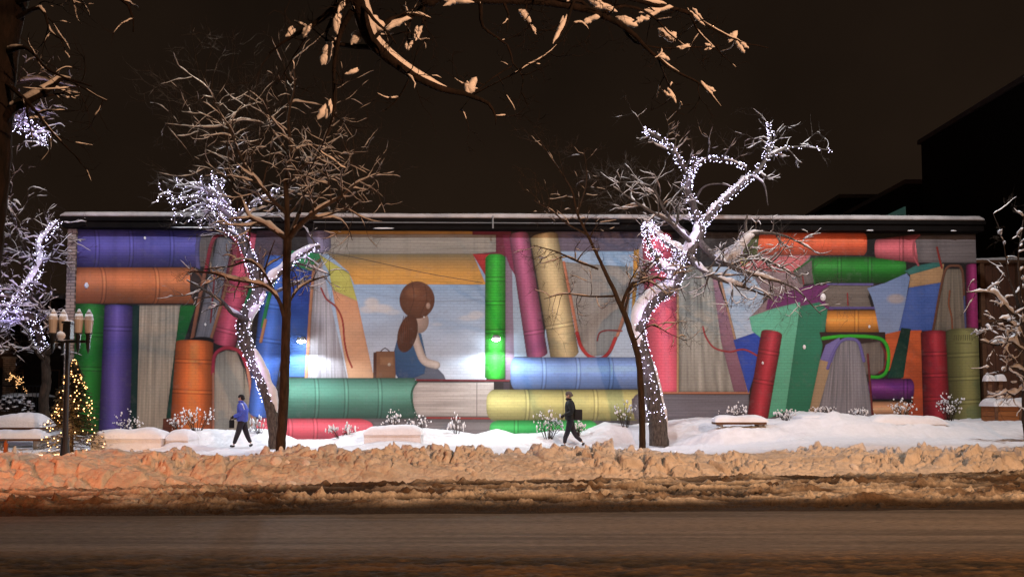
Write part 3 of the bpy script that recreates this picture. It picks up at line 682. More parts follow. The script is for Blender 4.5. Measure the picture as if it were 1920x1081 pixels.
    fl([(1626, 540), (1660, 530), (1700, 512), (1706, 520), (1688, 620), (1650, 630), (1640, 576), (1634, 556)], (130, 160, 214), (150, 172, 214), (1660, 520, 1660, 620), edge=0); bl(1680, 560, 20, 11, (206, 190, 184), .8, alpha=.8, k=.1)
    fl([(1707, 512), (1770, 494), (1766, 530), (1704, 539)], (212, 164, 110)); fl([(1704, 539), (1766, 529), (1750, 619), (1685, 621)], (78, 116, 206), (72, 108, 196), (1720, 530, 1720, 620)); fl([(1696, 508), (1716, 498), (1768, 489), (1764, 499), (1706, 515)], (60, 138, 128))
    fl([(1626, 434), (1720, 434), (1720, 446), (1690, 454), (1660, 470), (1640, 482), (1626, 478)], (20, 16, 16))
    sp_((1640, 466), (1726, 466), 34, 56, (214, 92, 104), (50, ), -.1, (3, 3), amb=.5, hot=0); pg([(1716, 450), (1726, 442), (1840, 440), (1840, 492), (1722, 492)], (140, 128, 128), (1, 0), lw=3, contrast=.3)
    st([(1722, 497), (1714, 480), (1714, 452), (1724, 441)], 4, (206, 90, 100)); st([(1757, 464), (1761, 482), (1766, 502)], 4, (176, 40, 28))
    pg([(1770, 516), (1776, 504), (1800, 504), (1806, 520), (1812, 620), (1748, 620)], (150, 136, 118), (0, 1), fan=(1785, 200, 400), lw=3.4, contrast=.5)
    st([(1750, 618), (1764, 540), (1774, 504), (1790, 498), (1804, 506), (1808, 560)], 5, (128, 80, 56)); st([(1808, 556), (1811, 618)], 4, (90, 98, 150)); st([(1781, 545), (1779, 570), (1784, 592), (1786, 618)], 3.4, (160, 88, 48))
    sp_((1824, 494), (1826, 618), 26, 28, (156, 22, 104), (), .0, (4, 3), amb=.4)
    fl([(1630, 640), (1650, 628), (1690, 619), (1728, 619), (1740, 780), (1690, 780), (1690, 700), (1650, 690)], (246, 104, 20), (226, 86, 22), (1700, 640, 1710, 770))
    fl([(1690, 614), (1708, 616), (1694, 708), (1664, 708)], (16, 60, 48), (22, 84, 66), (1690, 620, 1670, 700))
    fl([(1536, 622), (1660, 622), (1664, 712), (1560, 712)], (60, 44, 40)); pg([(1612, 644), (1650, 640), (1658, 660), (1656, 694), (1640, 702), (1612, 700)], (140, 128, 118), (0, 1), lw=3)
    st([(1543, 634), (1580, 630), (1630, 631), (1656, 638), (1666, 660), (1663, 694), (1650, 706), (1632, 706)], 6.5, (46, 214, 30)); st([(1652, 644), (1660, 664), (1658, 690), (1648, 698)], 3, (150, 40, 44))
    sp_((1628, 729), (1714, 729), 40, 40, (124, 36, 136), (70, ), -.2, (3, 7), amb=.38); fl(Bx(1630, 748, 1712, 756), (24, 18, 26)); sp_((1630, 768), (1704, 768), 32, 32, (222, 158, 108), (), -.2, (3, 6), amb=.5)
    fl([(1516, 778), (1538, 672), (1564, 668), (1540, 778)], (196, 164, 122)); fl([(1538, 674), (1548, 646), (1574, 632), (1578, 650), (1562, 680)], (140, 130, 208))
    pg([(1574, 640), (1592, 634), (1608, 642), (1622, 690), (1640, 790), (1528, 790), (1556, 690)], (162, 158, 166), (0, 1), fan=(1592, 380, 330), lw=3.6, contrast=.5)
    st([(1552, 690), (1562, 662), (1576, 640), (1594, 635), (1610, 642), (1620, 676)], 6, (124, 114, 196)); st([(1627, 664), (1631, 712), (1636, 780)], 4, (132, 38, 42))
    sp_((1751, 619), (1756, 790), 50, 50, (176, 24, 46), (44, 84, 128), -.1, (4, 3), amb=.34)
    sp_((1806, 615), (1814, 796), 66, 64, (150, 150, 88), (50, 94, 138), -.2, (4, 3), amb=.36, hot=.1)
    # an illegible worn patch of gold on the olive spine
    for k in range(9): st([(1790 + k * 4, 628), (1789 + k * 4.2, 637)], 1.4, (110, 106, 62), smooth=False)
    for k in range(6): st([(1792 + k * 5, 643), (1796 + k * 5, 643)], 1.3, (110, 106, 62), smooth=False)

nS, nZ = 1420, 330
Sg, Zg = np.meshgrid(np.linspace(0.30, WL - .02, nS), np.linspace(-.05, WZ, nZ))
PU, PV = wall_to_px(Sg, Zg)
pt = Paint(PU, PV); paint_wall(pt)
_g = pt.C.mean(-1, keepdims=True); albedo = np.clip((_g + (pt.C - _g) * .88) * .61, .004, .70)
albedo *= (.93 + .12 * fbm(Sg * .9, Zg * .9, 4, 3) )[..., None]
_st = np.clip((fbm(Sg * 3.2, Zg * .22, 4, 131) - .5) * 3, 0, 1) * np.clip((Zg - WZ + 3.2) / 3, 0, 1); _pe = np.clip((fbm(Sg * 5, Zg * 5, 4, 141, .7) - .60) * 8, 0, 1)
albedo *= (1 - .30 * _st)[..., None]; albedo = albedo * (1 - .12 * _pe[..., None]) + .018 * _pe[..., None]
# masonry joints: real 8 cm brick courses under the paint
m_mural = bpy.data.materials.new('painted_brick'); m_mural.use_nodes = True; t = m_mural.node_tree; b = t.nodes['Principled BSDF']
b.inputs['Roughness'].default_value = .62; b.inputs['Specular IOR Level'].default_value = .3
a = t.nodes.new('ShaderNodeAttribute'); a.attribute_name = 'paint'
tc = t.nodes.new('ShaderNodeTexCoord'); mp = t.nodes.new('ShaderNodeMapping'); mp.inputs['Rotation'].default_value = (R(90), 0, 0); t.links.new(tc.outputs['Object'], mp.inputs[0])
br = t.nodes.new('ShaderNodeTexBrick'); br.inputs['Scale'].default_value = 1; br.inputs['Brick Width'].default_value = .24; br.inputs['Row Height'].default_value = .10; br.inputs['Mortar Size'].default_value = .010; br.inputs['Mortar Smooth'].default_value = .4
br.inputs['Color1'].default_value = (1, 1, 1, 1); br.inputs['Color2'].default_value = (.90, .90, .90, 1); br.inputs['Mortar'].default_value = (.62, .62, .62, 1)
t.links.new(mp.outputs[0], br.inputs['Vector'])
mx = t.nodes.new('ShaderNodeMix'); mx.data_type = 'RGBA'; mx.blend_type = 'MULTIPLY'; mx.inputs[0].default_value = .35; t.links.new(a.outputs['Color'], mx.inputs[6]); t.links.new(br.outputs['Color'], mx.inputs[7])
t.links.new(mx.outputs[2], b.inputs['Base Color'])
inv = t.nodes.new('ShaderNodeMath'); inv.operation = 'SUBTRACT'; inv.inputs[0].default_value = 1; t.links.new(br.outputs['Fac'], inv.inputs[1])
bp = t.nodes.new('ShaderNodeBump'); bp.inputs['Strength'].default_value = .8; bp.inputs['Distance'].default_value = .008; t.links.new(inv.outputs[0], bp.inputs['Height']); t.links.new(bp.outputs[0], b.inputs['Normal'])
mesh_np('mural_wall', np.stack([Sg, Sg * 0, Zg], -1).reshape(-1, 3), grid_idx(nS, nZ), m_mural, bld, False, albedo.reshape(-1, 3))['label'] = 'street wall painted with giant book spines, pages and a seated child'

m_brick = bpy.data.materials.new('pale_brick'); m_brick.use_nodes = True; t = m_brick.node_tree; b = t.nodes['Principled BSDF']; b.inputs['Roughness'].default_value = .9
tc = t.nodes.new('ShaderNodeTexCoord'); mp = t.nodes.new('ShaderNodeMapping'); mp.inputs['Rotation'].default_value = (R(90), 0, 0); t.links.new(tc.outputs['Object'], mp.inputs[0])
br = t.nodes.new('ShaderNodeTexBrick'); br.inputs['Scale'].default_value = 1; br.inputs['Brick Width'].default_value = .30; br.inputs['Row Height'].default_value = .11; br.inputs['Mortar Size'].default_value = .014
br.inputs['Color1'].default_value = (.36, .30, .26, 1); br.inputs['Color2'].default_value = (.27, .21, .18, 1); br.inputs['Mortar'].default_value = (.11, .09, .08, 1); t.links.new(mp.outputs[0], br.inputs['Vector']); t.links.new(br.outputs['Color'], b.inputs['Base Color'])
MB().box((.14, .12, (WZ - .05) / 2), (.30, .40, WZ + .05)).build('brick_pier', m_brick, bld)
MB().box((WL / 2, 8.2, (WZ - .1) / 2), (WL - .04, 16.2, WZ + .1)).build('wall', mat('side_brick', (.18, .10, .07), .9, var=.3), bld)
MB().box((WL / 2, 8.0, WZ + .19), (WL + .1, 16.8, .36)).build('fascia', M['fascia'], bld)
MB().box((WL / 2, -.46, WZ + .30), (WL + .16, .06, .13)).build('gutter', M['fascia'], bld)
# snow lying on the roof: swollen rounded lip along the eave
def roof_snow():
    n = 900; xs = np.linspace(-.08, WL + .02, n)
    bul = .05 * (fbm(xs * .5, xs * 0, 3, 4) - .5) + .012 * (fbm(xs * 5, xs * 0, 3, 9) - .5)
    prof = [(-.40, .375), (-.47, .40), (-.50, .47), (-.49, .58), (-.42, .68), (-.25, .735), (.1, .75), (1.2, .76), (8, .78), (16, .78)]
    V = []
    for (py_, pz) in prof:
        k = np.clip((pz - .375) / .3, 0, 1); e = np.clip(np.minimum(xs + .08, WL + .02 - xs) / .15, 0, 1) ** .5
        V.append(np.stack([xs, py_ - bul * 1.2, WZ + .375 + (pz - .375 + bul * k) * (.4 + .6 * e) * .58], -1))
    V = np.stack(V, 0); return mesh_np('roof_snow', V.reshape(-1, 3), grid_idx(n, len(prof)), mat('old_roof_snow', (.46, .43, .42), .85, var=.3, scale=1.5, bump=.02, bscale=12, spec=.1), bld)
roof_snow()
# bare patch rails and the recessed upper roof edge behind
pa = P(592, 386, DL + 3.4); pb = P(1172, 386, DL + 3.6)
MB().box((((pa.x + pb.x) / 2 - A0.x), 3.4, WZ + 1.05), (pb.x - pa.x, .5, .34)).build('upper_parapet', M['fascia'], bld)
MB().box((((pa.x + pb.x) / 2 - A0.x), 3.12, WZ + 1.25), (pb.x - pa.x + .1, .12, .06)).build('parapet_cap', mat('cap_brown', (.14, .09, .06), .6), bld)
pc = P(924, 424, DL)
MB().cyl((P(592, 424, DL).x - A0.x, -.52, WZ + .20), (P(1160, 424, DL).x - A0.x, -.52, WZ + .20), .018, n=8).build('conduit', mat('galvanised', (.16, .16, .16), .6), bld)
MB().cyl((pc.x - A0.x, -.55, WZ - .0), (pc.x - A0.x, -.55, WZ + .45), .03, n=8).build('conduit_bracket', mat('galvanised_post', (.35, .35, .35), .4, metal=.6), bld)
for k, (px, wd) in enumerate(((1636, 14), (1714, 14), (1796, 12), (470, 60), (370, 90), (720, 40))):
    c = P(px, 434, DL); c = (c.x - A0.x)
    MB().ball((c, -.40, WZ + .015), (wd / 53 / 2, .035, .022), 2, k, .15).build('ledge_snow', M['snow'], bld, True)

# wall floodlights (the two glaring ones)
glow = bpy.data.materials.new('lamp_glow'); glow.use_nodes = True; bb = glow.node_tree.nodes['Principled BSDF']; bb.inputs['Emission Color'].default_value = (.92, .96, 1, 1); bb.inputs['Emission Strength'].default_value = 60
try: glow.cycles.emission_sampling = 'NONE'
except Exception: pass
for (px, py, pw, lab) in ((570, 640, 500, 'glaring white floodlight on the blue painted wall beside the tall page block'), (930, 636, 400, 'glaring white floodlight on the bright green painted spine')):
    q = P(px, py, DL + .2); s_ = (q.x - A0.x) / AX.x
    fx = empty('wall_floodlight', (A0.x + AX.x * s_, A0.y + AX.y * s_, q.z), lab, 'floodlight', 'floodlights on the mural wall', rz=WANG)
    MB().box((0, -.05, .10), (.14, .08, .14), bevel=.01).build('mounting_box', M['dark_metal'], fx)
    MB().cyl((0, -.08, .10), (0, -.34, .10), .025, n=8).build('arm', M['dark_metal'], fx)
    MB().prism([(-.16, .02), (.16, .02), (.12, .13), (-.12, .13)], -.44, -.24, 'y').build('housing', M['dark_metal'], fx)
    MB().ball((0, -.36, -.01), (.15, .10, .07), 2).build('lamp_glass', glow, fx, True)
    c = fx.location + Vector((0, -.62, -.04))
    lamp('floodlight_spill', 'POINT', c + Vector((0, .12, .0)), 32, (.90, .95, 1.0), .10)
    lamp('floodlight_beam', 'SPOT', c, pw, (.90, .95, 1.0), .07, c + Vector((0, -.55, -1)), 174, .25)

#@@REST
# ================================================================== TREES
RNG = random.Random(77)
def gbase(px, d):
    x = (px - 960) / F * d; return (x, d, gz(x, d) - .05)
def dip(pts, base):                       # first point goes into the ground
    return pts
# ---- tree wrapped in lights, left
b = gbase(512, 24.6)
T1 = Tree(11, b); D = 24.6
tr = T1.path([(516, 850, D, .19), (514, 800, D, .18), (504, 745, D, .185), (480, 685, D, .19), (458, 630, D, .195), (462, 590, D, .20), (484, 560, D, .185), (486, 530, D, .18), (474, 500, D, .165), (463, 470, D, .15), (448, 430, D, .14), (430, 395, D, .12), (408, 350, D, .08), (400, 322, D, .05)], True, wob=.004)
wl = [(tr[0][6:], tr[1][6:])]
L1 = [T1.path([(448, 425, D, .09), (420, 395, D - .2, .08), (385, 375, D - .5, .06), (345, 372, D - .6, .035), (318, 380, D - .6, .015)]),
      T1.path([(435, 405, D, .08), (400, 360, D + .3, .06), (365, 345, D + .4, .04), (330, 352, D + .4, .02)]),
      T1.path([(440, 410, D, .07), (470, 385, D, .05), (500, 372, D, .035), (520, 350, D, .02)]),
      T1.path([(455, 450, D, .06), (415, 420, D - .3, .05), (405, 390, D - .4, .03), (398, 365, D - .4, .015)])]
L1b = [T1.path([(484, 545, D, .13), (515, 520, D + .2, .11), (545, 490, D + .3, .09), (575, 470, D + .3, .075), (600, 462, D + .3, .06)]),
       T1.path([(470, 600, D, .10), (440, 590, D - .3, .075), (415, 565, D - .5, .06), (385, 545, D - .6, .045), (350, 525, D - .7, .02)]),
       T1.path([(545, 490, D + .3, .05), (580, 500, D + .5, .035), (620, 515, D + .6, .015)]),
       T1.path([(490, 540, D, .06), (520, 545, D - .3, .05), (560, 530, D - .5, .035), (600, 520, D - .6, .015)])]
for l in L1: T1.sprout(l, 7, 1.0, 2, .3, 1, .1)
for l in L1b: T1.sprout(l, 5, .9, 1, .4, 1, .1)
T1.sprout(tr, 8, 1.3, 2, .72, 1, .15)
T1.build('tree', 'leaning tree, its trunk wrapped in white fairy lights, just behind the walker in blue', 'tree', M['bark_pale'], 'light-wrapped trees', amount=1.2, thick=1.0, cover=.62)
# thick snow plastered against the trunk's upper side, as a child of the tree
def plaster(tree_obj_name, tubes, shift, k=.8, rough=.1):
    S = []
    for pts, rad in tubes:
        q = pts + np.array(shift)[None] * rad[:, None]; e = np.minimum(np.arange(len(q)), np.arange(len(q))[::-1]) / 3.0
        S.append((q, rad * k * np.clip(e, .1, 1) ** .5 * (0.8 + .4 * vn(np.arange(len(q)) * .4, np.ones(len(q)), 8)), 12))
    o = bpy.data.objects[tree_obj_name]; return tube_mesh('snow', S, M['tree_snow'], o, rough=rough)
def top_tree(): return [o for o in SC.objects if o.parent is None and o.get('category') == 'tree'][-1].name
n1 = top_tree()
plaster(n1, [(tr[0][9:26], tr[1][9:26]), (tr[0][30:42], tr[1][30:42])], (.75, -.15, .35), .72)
plaster(n1, [(L1b[0][0], L1b[0][1])], (0, -.1, 1.0), 1.25)
lims = [(tr[0][12:], tr[1][12:])]
pts = wrap_points(T1, lims, 78, RNG) + wrap_points(T1, L1, 40, RNG, .05) + wrap_points(T1, [L1b[0]], 48, RNG, .03)
pts += wrap_points(T1, [(p_, r_) for p_, r_, lv in T1.xt if lv >= 1 and p_[0][2] + b[2] > 7.2 and p_[0][0] + b[0] < -6.6][:26], 7, RNG, .01)
light_string(b, pts, .0125, M['white_bulb'], 'white fairy lights wound round the leaning trunk beside the dark bare tree', wrap_cord(lims, 2.4))
for px, py, e in ((470, 690, 22), (480, 560, 22), (462, 480, 18), (425, 385, 24), (385, 365, 24), (570, 468, 18)):
    lamp('fairy_light_glow', 'POINT', P(px, py, D - .5), e * .8, (.58, .50, 1.0), .25)

# ---- bare dark tree, left of centre
D = 19.3; b = gbase(526, D); T2 = Tree(23, b)
tr2 = T2.path([(527, 900, D, .125), (526, 830, D, .115), (531, 740, D, .11), (534, 640, D, .105), (536, 560, D, .10), (538, 500, D, .095), (539, 450, D, .10)], True, wob=.004)
up = T2.path([(539, 455, D, .085), (538, 400, D, .07), (536, 340, D, .06), (545, 280, D, .05), (540, 220, D - .2, .035), (552, 160, D - .3, .02), (548, 110, D - .3, .01)])
LB = [T2.path(p) for p in (
    [(540, 452, D, .075), (565, 415, D - .2, .065), (600, 390, D - .3, .055), (640, 368, D - .4, .04), (665, 345, D - .4, .03), (712, 324, D - .5, .010)],
    [(538, 448, D, .07), (505, 425, D + .2, .06), (470, 408, D + .4, .05), (455, 380, D + .5, .045), (440, 350, D + .5, .035), (405, 322, D + .6, .02), (360, 310, D + .6, .01)],
    [(540, 450, D, .06), (560, 400, D + .3, .05), (575, 350, D + .6, .045), (590, 290, D + .8, .03), (625, 230, D + 1, .02), (632, 150, D + 1, .01)],
    [(537, 400, D, .05), (500, 360, D - .4, .04), (455, 300, D - .7, .03), (430, 240, D - .9, .02), (400, 190, D - 1, .01)],
    [(537, 345, D, .045), (570, 310, D - .4, .035), (620, 290, D - .6, .025), (690, 285, D - .8, .01)],
    [(541, 290, D, .035), (505, 240, D + .3, .03), (450, 225, D + .5, .02), (400, 240, D + .5, .015), (310, 232, D + .6, .008)],
    [(534, 600, D, .05), (520, 560, D - .2, .045), (490, 535, D - .4, .04), (440, 525, D - .6, .035), (395, 512, D - .8, .025), (350, 510, D - .9, .01)],
    [(520, 560, D - .2, .04), (500, 520, D - .3, .035), (470, 490, D - .5, .03), (430, 500, D - .7, .02), (380, 505, D - .8, .012)],
    [(534, 580, D, .04), (560, 540, D + .2, .03), (590, 525, D + .4, .022), (620, 515, D + .4, .01)],
    [(455, 380, D + .5, .03), (430, 330, D + .3, .03), (425, 270, D + .2, .02), (400, 180, D + .2, .015), (350, 135, D + .2, .01)],
    [(490, 535, D - .4, .02), (500, 490, D - .3, .02), (515, 450, D - .3, .01)])]
for l in LB[:6] + [LB[9]]: T2.sprout(l, 16, 1.15, 2, .25, 1, .25, bias=(0, 0, .35), kids=(4, 3))
for l in LB[6:9]: T2.sprout(l, 8, .75, 2, .3, 1, .15)
T2.sprout(up, 18, 1.35, 2, .12, 1, .3, bias=(0, 0, .3))
T2.build('tree', 'tall bare dark tree with wide snowy crown and straight trunk by the walker in blue', 'tree', M['bark'], 'bare street trees', thick=1.3, cover=.78)

# ---- bare thin tree in front of the centre-right
D = 19.6; b = gbase(1206, D); T3 = Tree(31, b)
tr3 = T3.path([(1207, 900, D, .085), (1205, 820, D, .08), (1203, 740, D, .078), (1196, 670, D, .075), (1178, 610, D, .07), (1163, 570, D, .065)], True, wob=.004)
LT = [T3.path(p) for p in (
    [(1163, 572, D, .06), (1140, 520, D - .1, .05), (1122, 480, D - .2, .04), (1100, 435, D - .2, .035), (1083, 400, D - .3, .028), (1070, 350, D - .3, .018), (1030, 290, D - .3, .012), (1000, 245, D - .3, .006)],
    [(1166, 575, D, .045), (1178, 540, D, .04), (1195, 525, D, .035), (1230, 520, D, .025), (1270, 525, D - .2, .012)],
    [(1170, 590, D, .04), (1180, 550, D + .3, .035), (1185, 535, D + .3, .03), (1215, 500, D + .4, .02), (1245, 470, D + .5, .012)],
    [(1122, 505, D - .1, .03), (1085, 492, D - .3, .028), (1050, 475, D - .5, .02), (1000, 460, D - .6, .01)],
    [(1100, 440, D - .2, .025), (1065, 420, D - .4, .02), (1035, 395, D - .5, .016), (1000, 375, D - .6, .008)],
    [(1150, 555, D, .03), (1105, 555, D - .3, .022), (1060, 550, D - .4, .016), (1020, 560, D - .4, .008)],
    [(1083, 400, D - .3, .02), (1100, 340, D, .015), (1095, 280, D, .008)],
    [(1190, 640, D, .02), (1220, 610, D - .3, .016), (1255, 625, D - .4, .01), (1290, 640, D - .4, .005)])]
for l in LT: T3.sprout(l, 9, .75, 2, .25, 1, .15)
T3.sprout(LT[1], 8, .9, 2, .3, 1); 
T3.build('tree', 'thin bare tree bending to one side, between the walker in black and the light-wrapped trunk', 'tree', M['bark'], 'bare street trees', thick=1.1, cover=.6)

# ---- light-wrapped tree, right
D = 24.9; b = gbase(1236, D); T4 = Tree(47, b)
tr4 = T4.path([(1236, 835, D, .31), (1234, 800, D, .28), (1226, 740, D, .24), (1213, 680, D, .22), (1200, 630, D, .22), (1205, 590, D, .23), (1228, 560, D, .22), (1258, 540, D, .20), (1275, 505, D, .19), (1290, 475, D, .18), (1308, 445, D, .17), (1312, 415, D, .15)], True, wob=.004)
LQ = [T4.path(p, wob=.006) for p in (
    [(1312, 418, D, .13), (1300, 385, D - .2, .11), (1288, 350, D - .3, .10), (1290, 325, D - .3, .08), (1272, 300, D - .4, .075), (1255, 275, D - .4, .06), (1235, 258, D - .5, .045), (1205, 242, D - .5, .02)],
    [(1312, 425, D, .12), (1335, 395, D + .2, .105), (1365, 365, D + .3, .095), (1400, 335, D + .4, .085), (1425, 312, D + .4, .07), (1437, 290, D + .4, .06), (1445, 255, D + .5, .03), (1440, 228, D + .5, .015)],
    [(1290, 350, D - .3, .07), (1295, 325, D - .4, .06), (1306, 292, D - .5, .045)],
    [(1296, 325, D - .4, .045), (1320, 300, D - .5, .035), (1365, 300, D - .6, .03), (1400, 315, D - .7, .015)],
    [(1432, 300, D + .4, .06), (1460, 283, D + .4, .05), (1495, 275, D + .4, .025), (1560, 282, D + .4, .01)],
    [(1225, 470, D - .6, .08), (1240, 500, D - .4, .10), (1265, 510, D - .2, .12)],
    [(1225, 480, D - .6, .07), (1215, 450, D - .7, .06), (1212, 415, D - .8, .03)],
    [(1262, 500, D - .2, .12), (1275, 470, D - .5, .10), (1250, 455, D - .6, .08), (1230, 435, D - .6, .05), (1215, 415, D - .6, .02)])]
LS = [T4.path(p, wob=.006) for p in (
    [(1308, 450, D, .12), (1345, 485, D - .4, .11), (1375, 470, D - .6, .10), (1405, 440, D - .8, .08), (1440, 436, D - .9, .05), (1480, 445, D - 1, .03), (1535, 475, D - 1, .01)],
    [(1400, 445, D - .8, .06), (1398, 420, D - .8, .04), (1402, 402, D - .8, .03)],
    [(1350, 485, D - .4, .08), (1400, 480, D - .9, .06), (1440, 490, D - 1.2, .04), (1500, 520, D - 1.4, .015)],
    [(1320, 470, D, .09), (1370, 500, D - 1, .07), (1430, 520, D - 1.4, .045), (1490, 540, D - 1.6, .025), (1540, 590, D - 1.6, .01)],
    [(1300, 460, D, .08), (1260, 420, D - .8, .06), (1210, 390, D - 1.1, .04), (1150, 350, D - 1.2, .012)],
    [(1290, 440, D, .07), (1250, 400, D - .5, .05), (1220, 350, D - .7, .02), (1150, 340, D - .8, .01)],
    [(1300, 380, D - .2, .04), (1320, 350, D - .5, .03), (1355, 345, D - .5, .018), (1385, 358, D - .5, .01)],
    [(1410, 330, D + .3, .04), (1432, 345, D, .03), (1440, 385, D - .1, .012)],
    [(1290, 480, D, .09), (1330, 515, D - .8, .07), (1400, 540, D - 1.2, .04), (1450, 560, D - 1.3, .02)],
    [(1440, 290, D + .4, .03), (1455, 250, D + .5, .02), (1470, 232, D + .5, .01)])]
for l in LS[2:6] + [LS[8]]: T4.sprout(l, 17, 1.0, 2, .2, 1, .05, kids=(5, 3), flat=.2)
T4.sprout(LS[0], 8, .8, 1, .5, 1, .05); T4.sprout(LQ[0], 9, .85, 2, .5, 1, .3); T4.sprout(LQ[1], 7, .85, 2, .6, 1, .25); T4.sprout(LQ[3], 5, .9, 2, .3, 1, .4, bias=(0, 0, .6)); T4.sprout(LQ[4], 6, .9, 1, .2, 1, .2); T4.sprout(LQ[5], 8, 1.0, 2); T4.sprout(LS[9], 4, .6, 1)
T4.build('tree', 'thick-trunked tree wrapped in white lights up into two glowing forks, snow-clotted crown', 'tree', M['bark_pale'], 'light-wrapped trees', amount=1.2, thick=1.15, cover=.68)
n4 = top_tree()
plaster(n4, [(tr4[0][20:], tr4[1][20:])], (-.35, -.2, .75), .8); plaster(n4, [(LQ[1][0][2:20], LQ[1][1][2:20])], (-.45, -.15, .6), .72)
plaster(n4, [(tr4[0][3:22], tr4[1][3:22])], (.92, .1, .1), .35); plaster(n4, [(LS[0][0][6:18], LS[0][1][6:18] * 1.3)], (0, -.2, -.2), 1.5); plaster(n4, [LQ[5], LQ[7]], (0, -.2, .7), 1.1)
lims = [(tr4[0][5:], tr4[1][5:])]
pts = wrap_points(T4, lims, 82, RNG) + wrap_points(T4, LQ[:4] , 58, RNG, .05) + wrap_points(T4, LQ[4:5], 14, RNG, .03) + wrap_points(T4, LQ[5:], 75, RNG, .09) + wrap_points(T4, LQ[5:], 60, RNG, .02)
light_string(b, pts, .0125, M['white_bulb'], 'dense white fairy lights winding up the thick trunk into the two glowing forks', wrap_cord(lims + LQ[:2], 2.4))
for px, py, e in ((1205, 690, 24), (1215, 590, 24), (1262, 520, 30), (1240, 470, 30), (1300, 430, 26), (1290, 340, 20), (1370, 365, 24), (1420, 318, 20), (1400, 470, 12)):
    lamp('fairy_light_glow', 'POINT', P(px, py, D - .55), e * .6, (.64, .58, 1.0), .25)

# ---- snow-smothered tree, far left
D = 27.0; b = gbase(86, D); T5 = Tree(59, b)
tr5 = T5.path([(86, 790, D, .16), (86, 740, D, .15), (87, 690, D, .14), (84, 655, D, .12)], True)
LF = [T5.path(p) for p in (
    [(84, 660, D, .11), (68, 620, D - .1, .10), (55, 590, D - .2, .09), (20, 590, D - .3, .08), (0, 560, D - .4, .07), (-20, 500, D - .5, .04)],
    [(86, 665, D, .10), (105, 640, D - .2, .08), (100, 600, D - .3, .06), (60, 560, D - .3, .05), (30, 540, D - .3, .04)],
    [(20, 590, D - .3, .09), (35, 560, D - .2, .09), (60, 530, D - .1, .085), (80, 490, D, .08), (76, 455, D, .07), (95, 430, D, .05), (112, 412, D, .03)],
    [(0, 620, D - .4, .08), (25, 570, D - .3, .07), (50, 550, D - .2, .06)],
    [(60, 540, D, .06), (50, 480, D + .3, .05), (30, 420, D + .4, .03), (20, 360, D + .4, .02), (25, 310, D + .4, .01)],
    [(80, 500, D, .05), (100, 470, D + .3, .03), (112, 440, D + .3, .015)],
    [(86, 680, D, .07), (65, 650, D - .4, .06), (40, 610, D - .5, .04), (0, 600, D - .6, .03)],
    [(30, 640, D - .4, .04), (10, 660, D - .5, .03), (-20, 650, D - .5, .02)])]
for l in LF: T5.sprout(l, 13, .95, 2, .15, 1, .0, kids=(4, 3))
T5.sprout(LF[4], 16, 1.2, 2, .1, 1, .1)
T5.build('tree', 'small tree smothered in snow beside the building end, violet lights in its boughs', 'tree', M['bark'], amount=1.3, thick=1.3, cover=.66)
n5 = top_tree(); plaster(n5, [LF[2]], (-.3, -.2, .7), 1.2)
pts = [p for p in wrap_points(T5, [LF[2], LF[0], LF[3]], 75, RNG, .06)]
light_string(b, pts, .0125, M['white_bulb'], 'violet-white fairy lights in the snowy boughs at the end of the building')
for px, py in ((60, 520), (95, 440), (25, 590)): lamp('fairy_light_glow', 'POINT', P(px, py, D - .8), 22, (.50, .42, 1.0), .25)

# ---- snowy small tree on the right edge
D = 22.0; b = gbase(1925, D); T6 = Tree(67, b)
T6.path([(1925, 830, D, .09), (1922, 740, D, .085), (1926, 660, D, .08), (1922, 600, D, .07)], True)
LG = [T6.path(p) for p in (
    [(1922, 660, D, .05), (1895, 640, D - .2, .045), (1870, 645, D - .3, .035), (1838, 640, D - .4, .015)],
    [(1922, 610, D, .05), (1890, 580, D - .2, .04), (1860, 550, D - .3, .025), (1812, 548, D - .4, .01)],
    [(1922, 600, D, .05), (1905, 560, D, .04), (1892, 520, D, .02), (1880, 450, D, .012), (1862, 400, D, .006)],
    [(1922, 640, D, .05), (1900, 610, D - .4, .04), (1880, 600, D - .5, .03), (1850, 612, D - .6, .015)],
    [(1924, 700, D, .04), (1900, 690, D - .3, .03), (1880, 700, D - .4, .02), (1855, 690, D - .5, .01)],
    [(1924, 600, D, .05), (1915, 540, D - .3, .04), (1910, 480, D - .4, .02), (1920, 400, D - .4, .01)],
    [(1924, 720, D, .03), (1900, 740, D - .3, .025), (1885, 730, D - .4, .015)])]
for l in LG: T6.sprout(l, 7, .6, 2, .2, 1, .05)
T6.build('tree', 'small snow-clotted tree in front of the timber wall past the olive painted spine', 'tree', M['bark'], amount=1.7, thick=1.9, cover=.85)

# ---- near trunk at the left edge
D = 8.6; b = (P(-60, 700, D).x, D, -.02); T7 = Tree(71, b)
T7.path([(-75, 1030, D, .24), (-62, 800, D, .22), (-45, 560, D, .20), (-30, 380, D, .19), (-12, 200, D, .185), (5, 60, D, .18), (30, -60, D, .17), (60, -300, D, .14)], True, wob=.004)
LH = [T7.path(p, wob=.006) for p in (
    [(2, 235, D, .05), (20, 205, D - .1, .042), (50, 192, D - .2, .035), (90, 170, D - .3, .028), (112, 148, D - .3, .02), (150, 155, D - .4, .012), (172, 162, D - .4, .006)],
    [(5, 100, D, .03), (50, 90, D - .4, .02), (90, 130, D - .6, .014), (130, 150, D - .7, .010), (200, 190, D - .8, .006)],
    [(20, 40, D, .03), (75, 15, D - .2, .02), (95, 60, D - .3, .012), (120, 75, D - .4, .006)],
    [(10, 10, D, .03), (150, -30, D - .6, .025), (240, 10, D - .8, .014), (250, 60, D - .8, .008)],
    [(5, 150, D, .03), (60, 200, D - .4, .02), (100, 250, D - .5, .012), (150, 300, D - .6, .006)])]
for l in LH: T7.sprout(l, 5, .45, 1, .3, 1, .0, rk=.45)
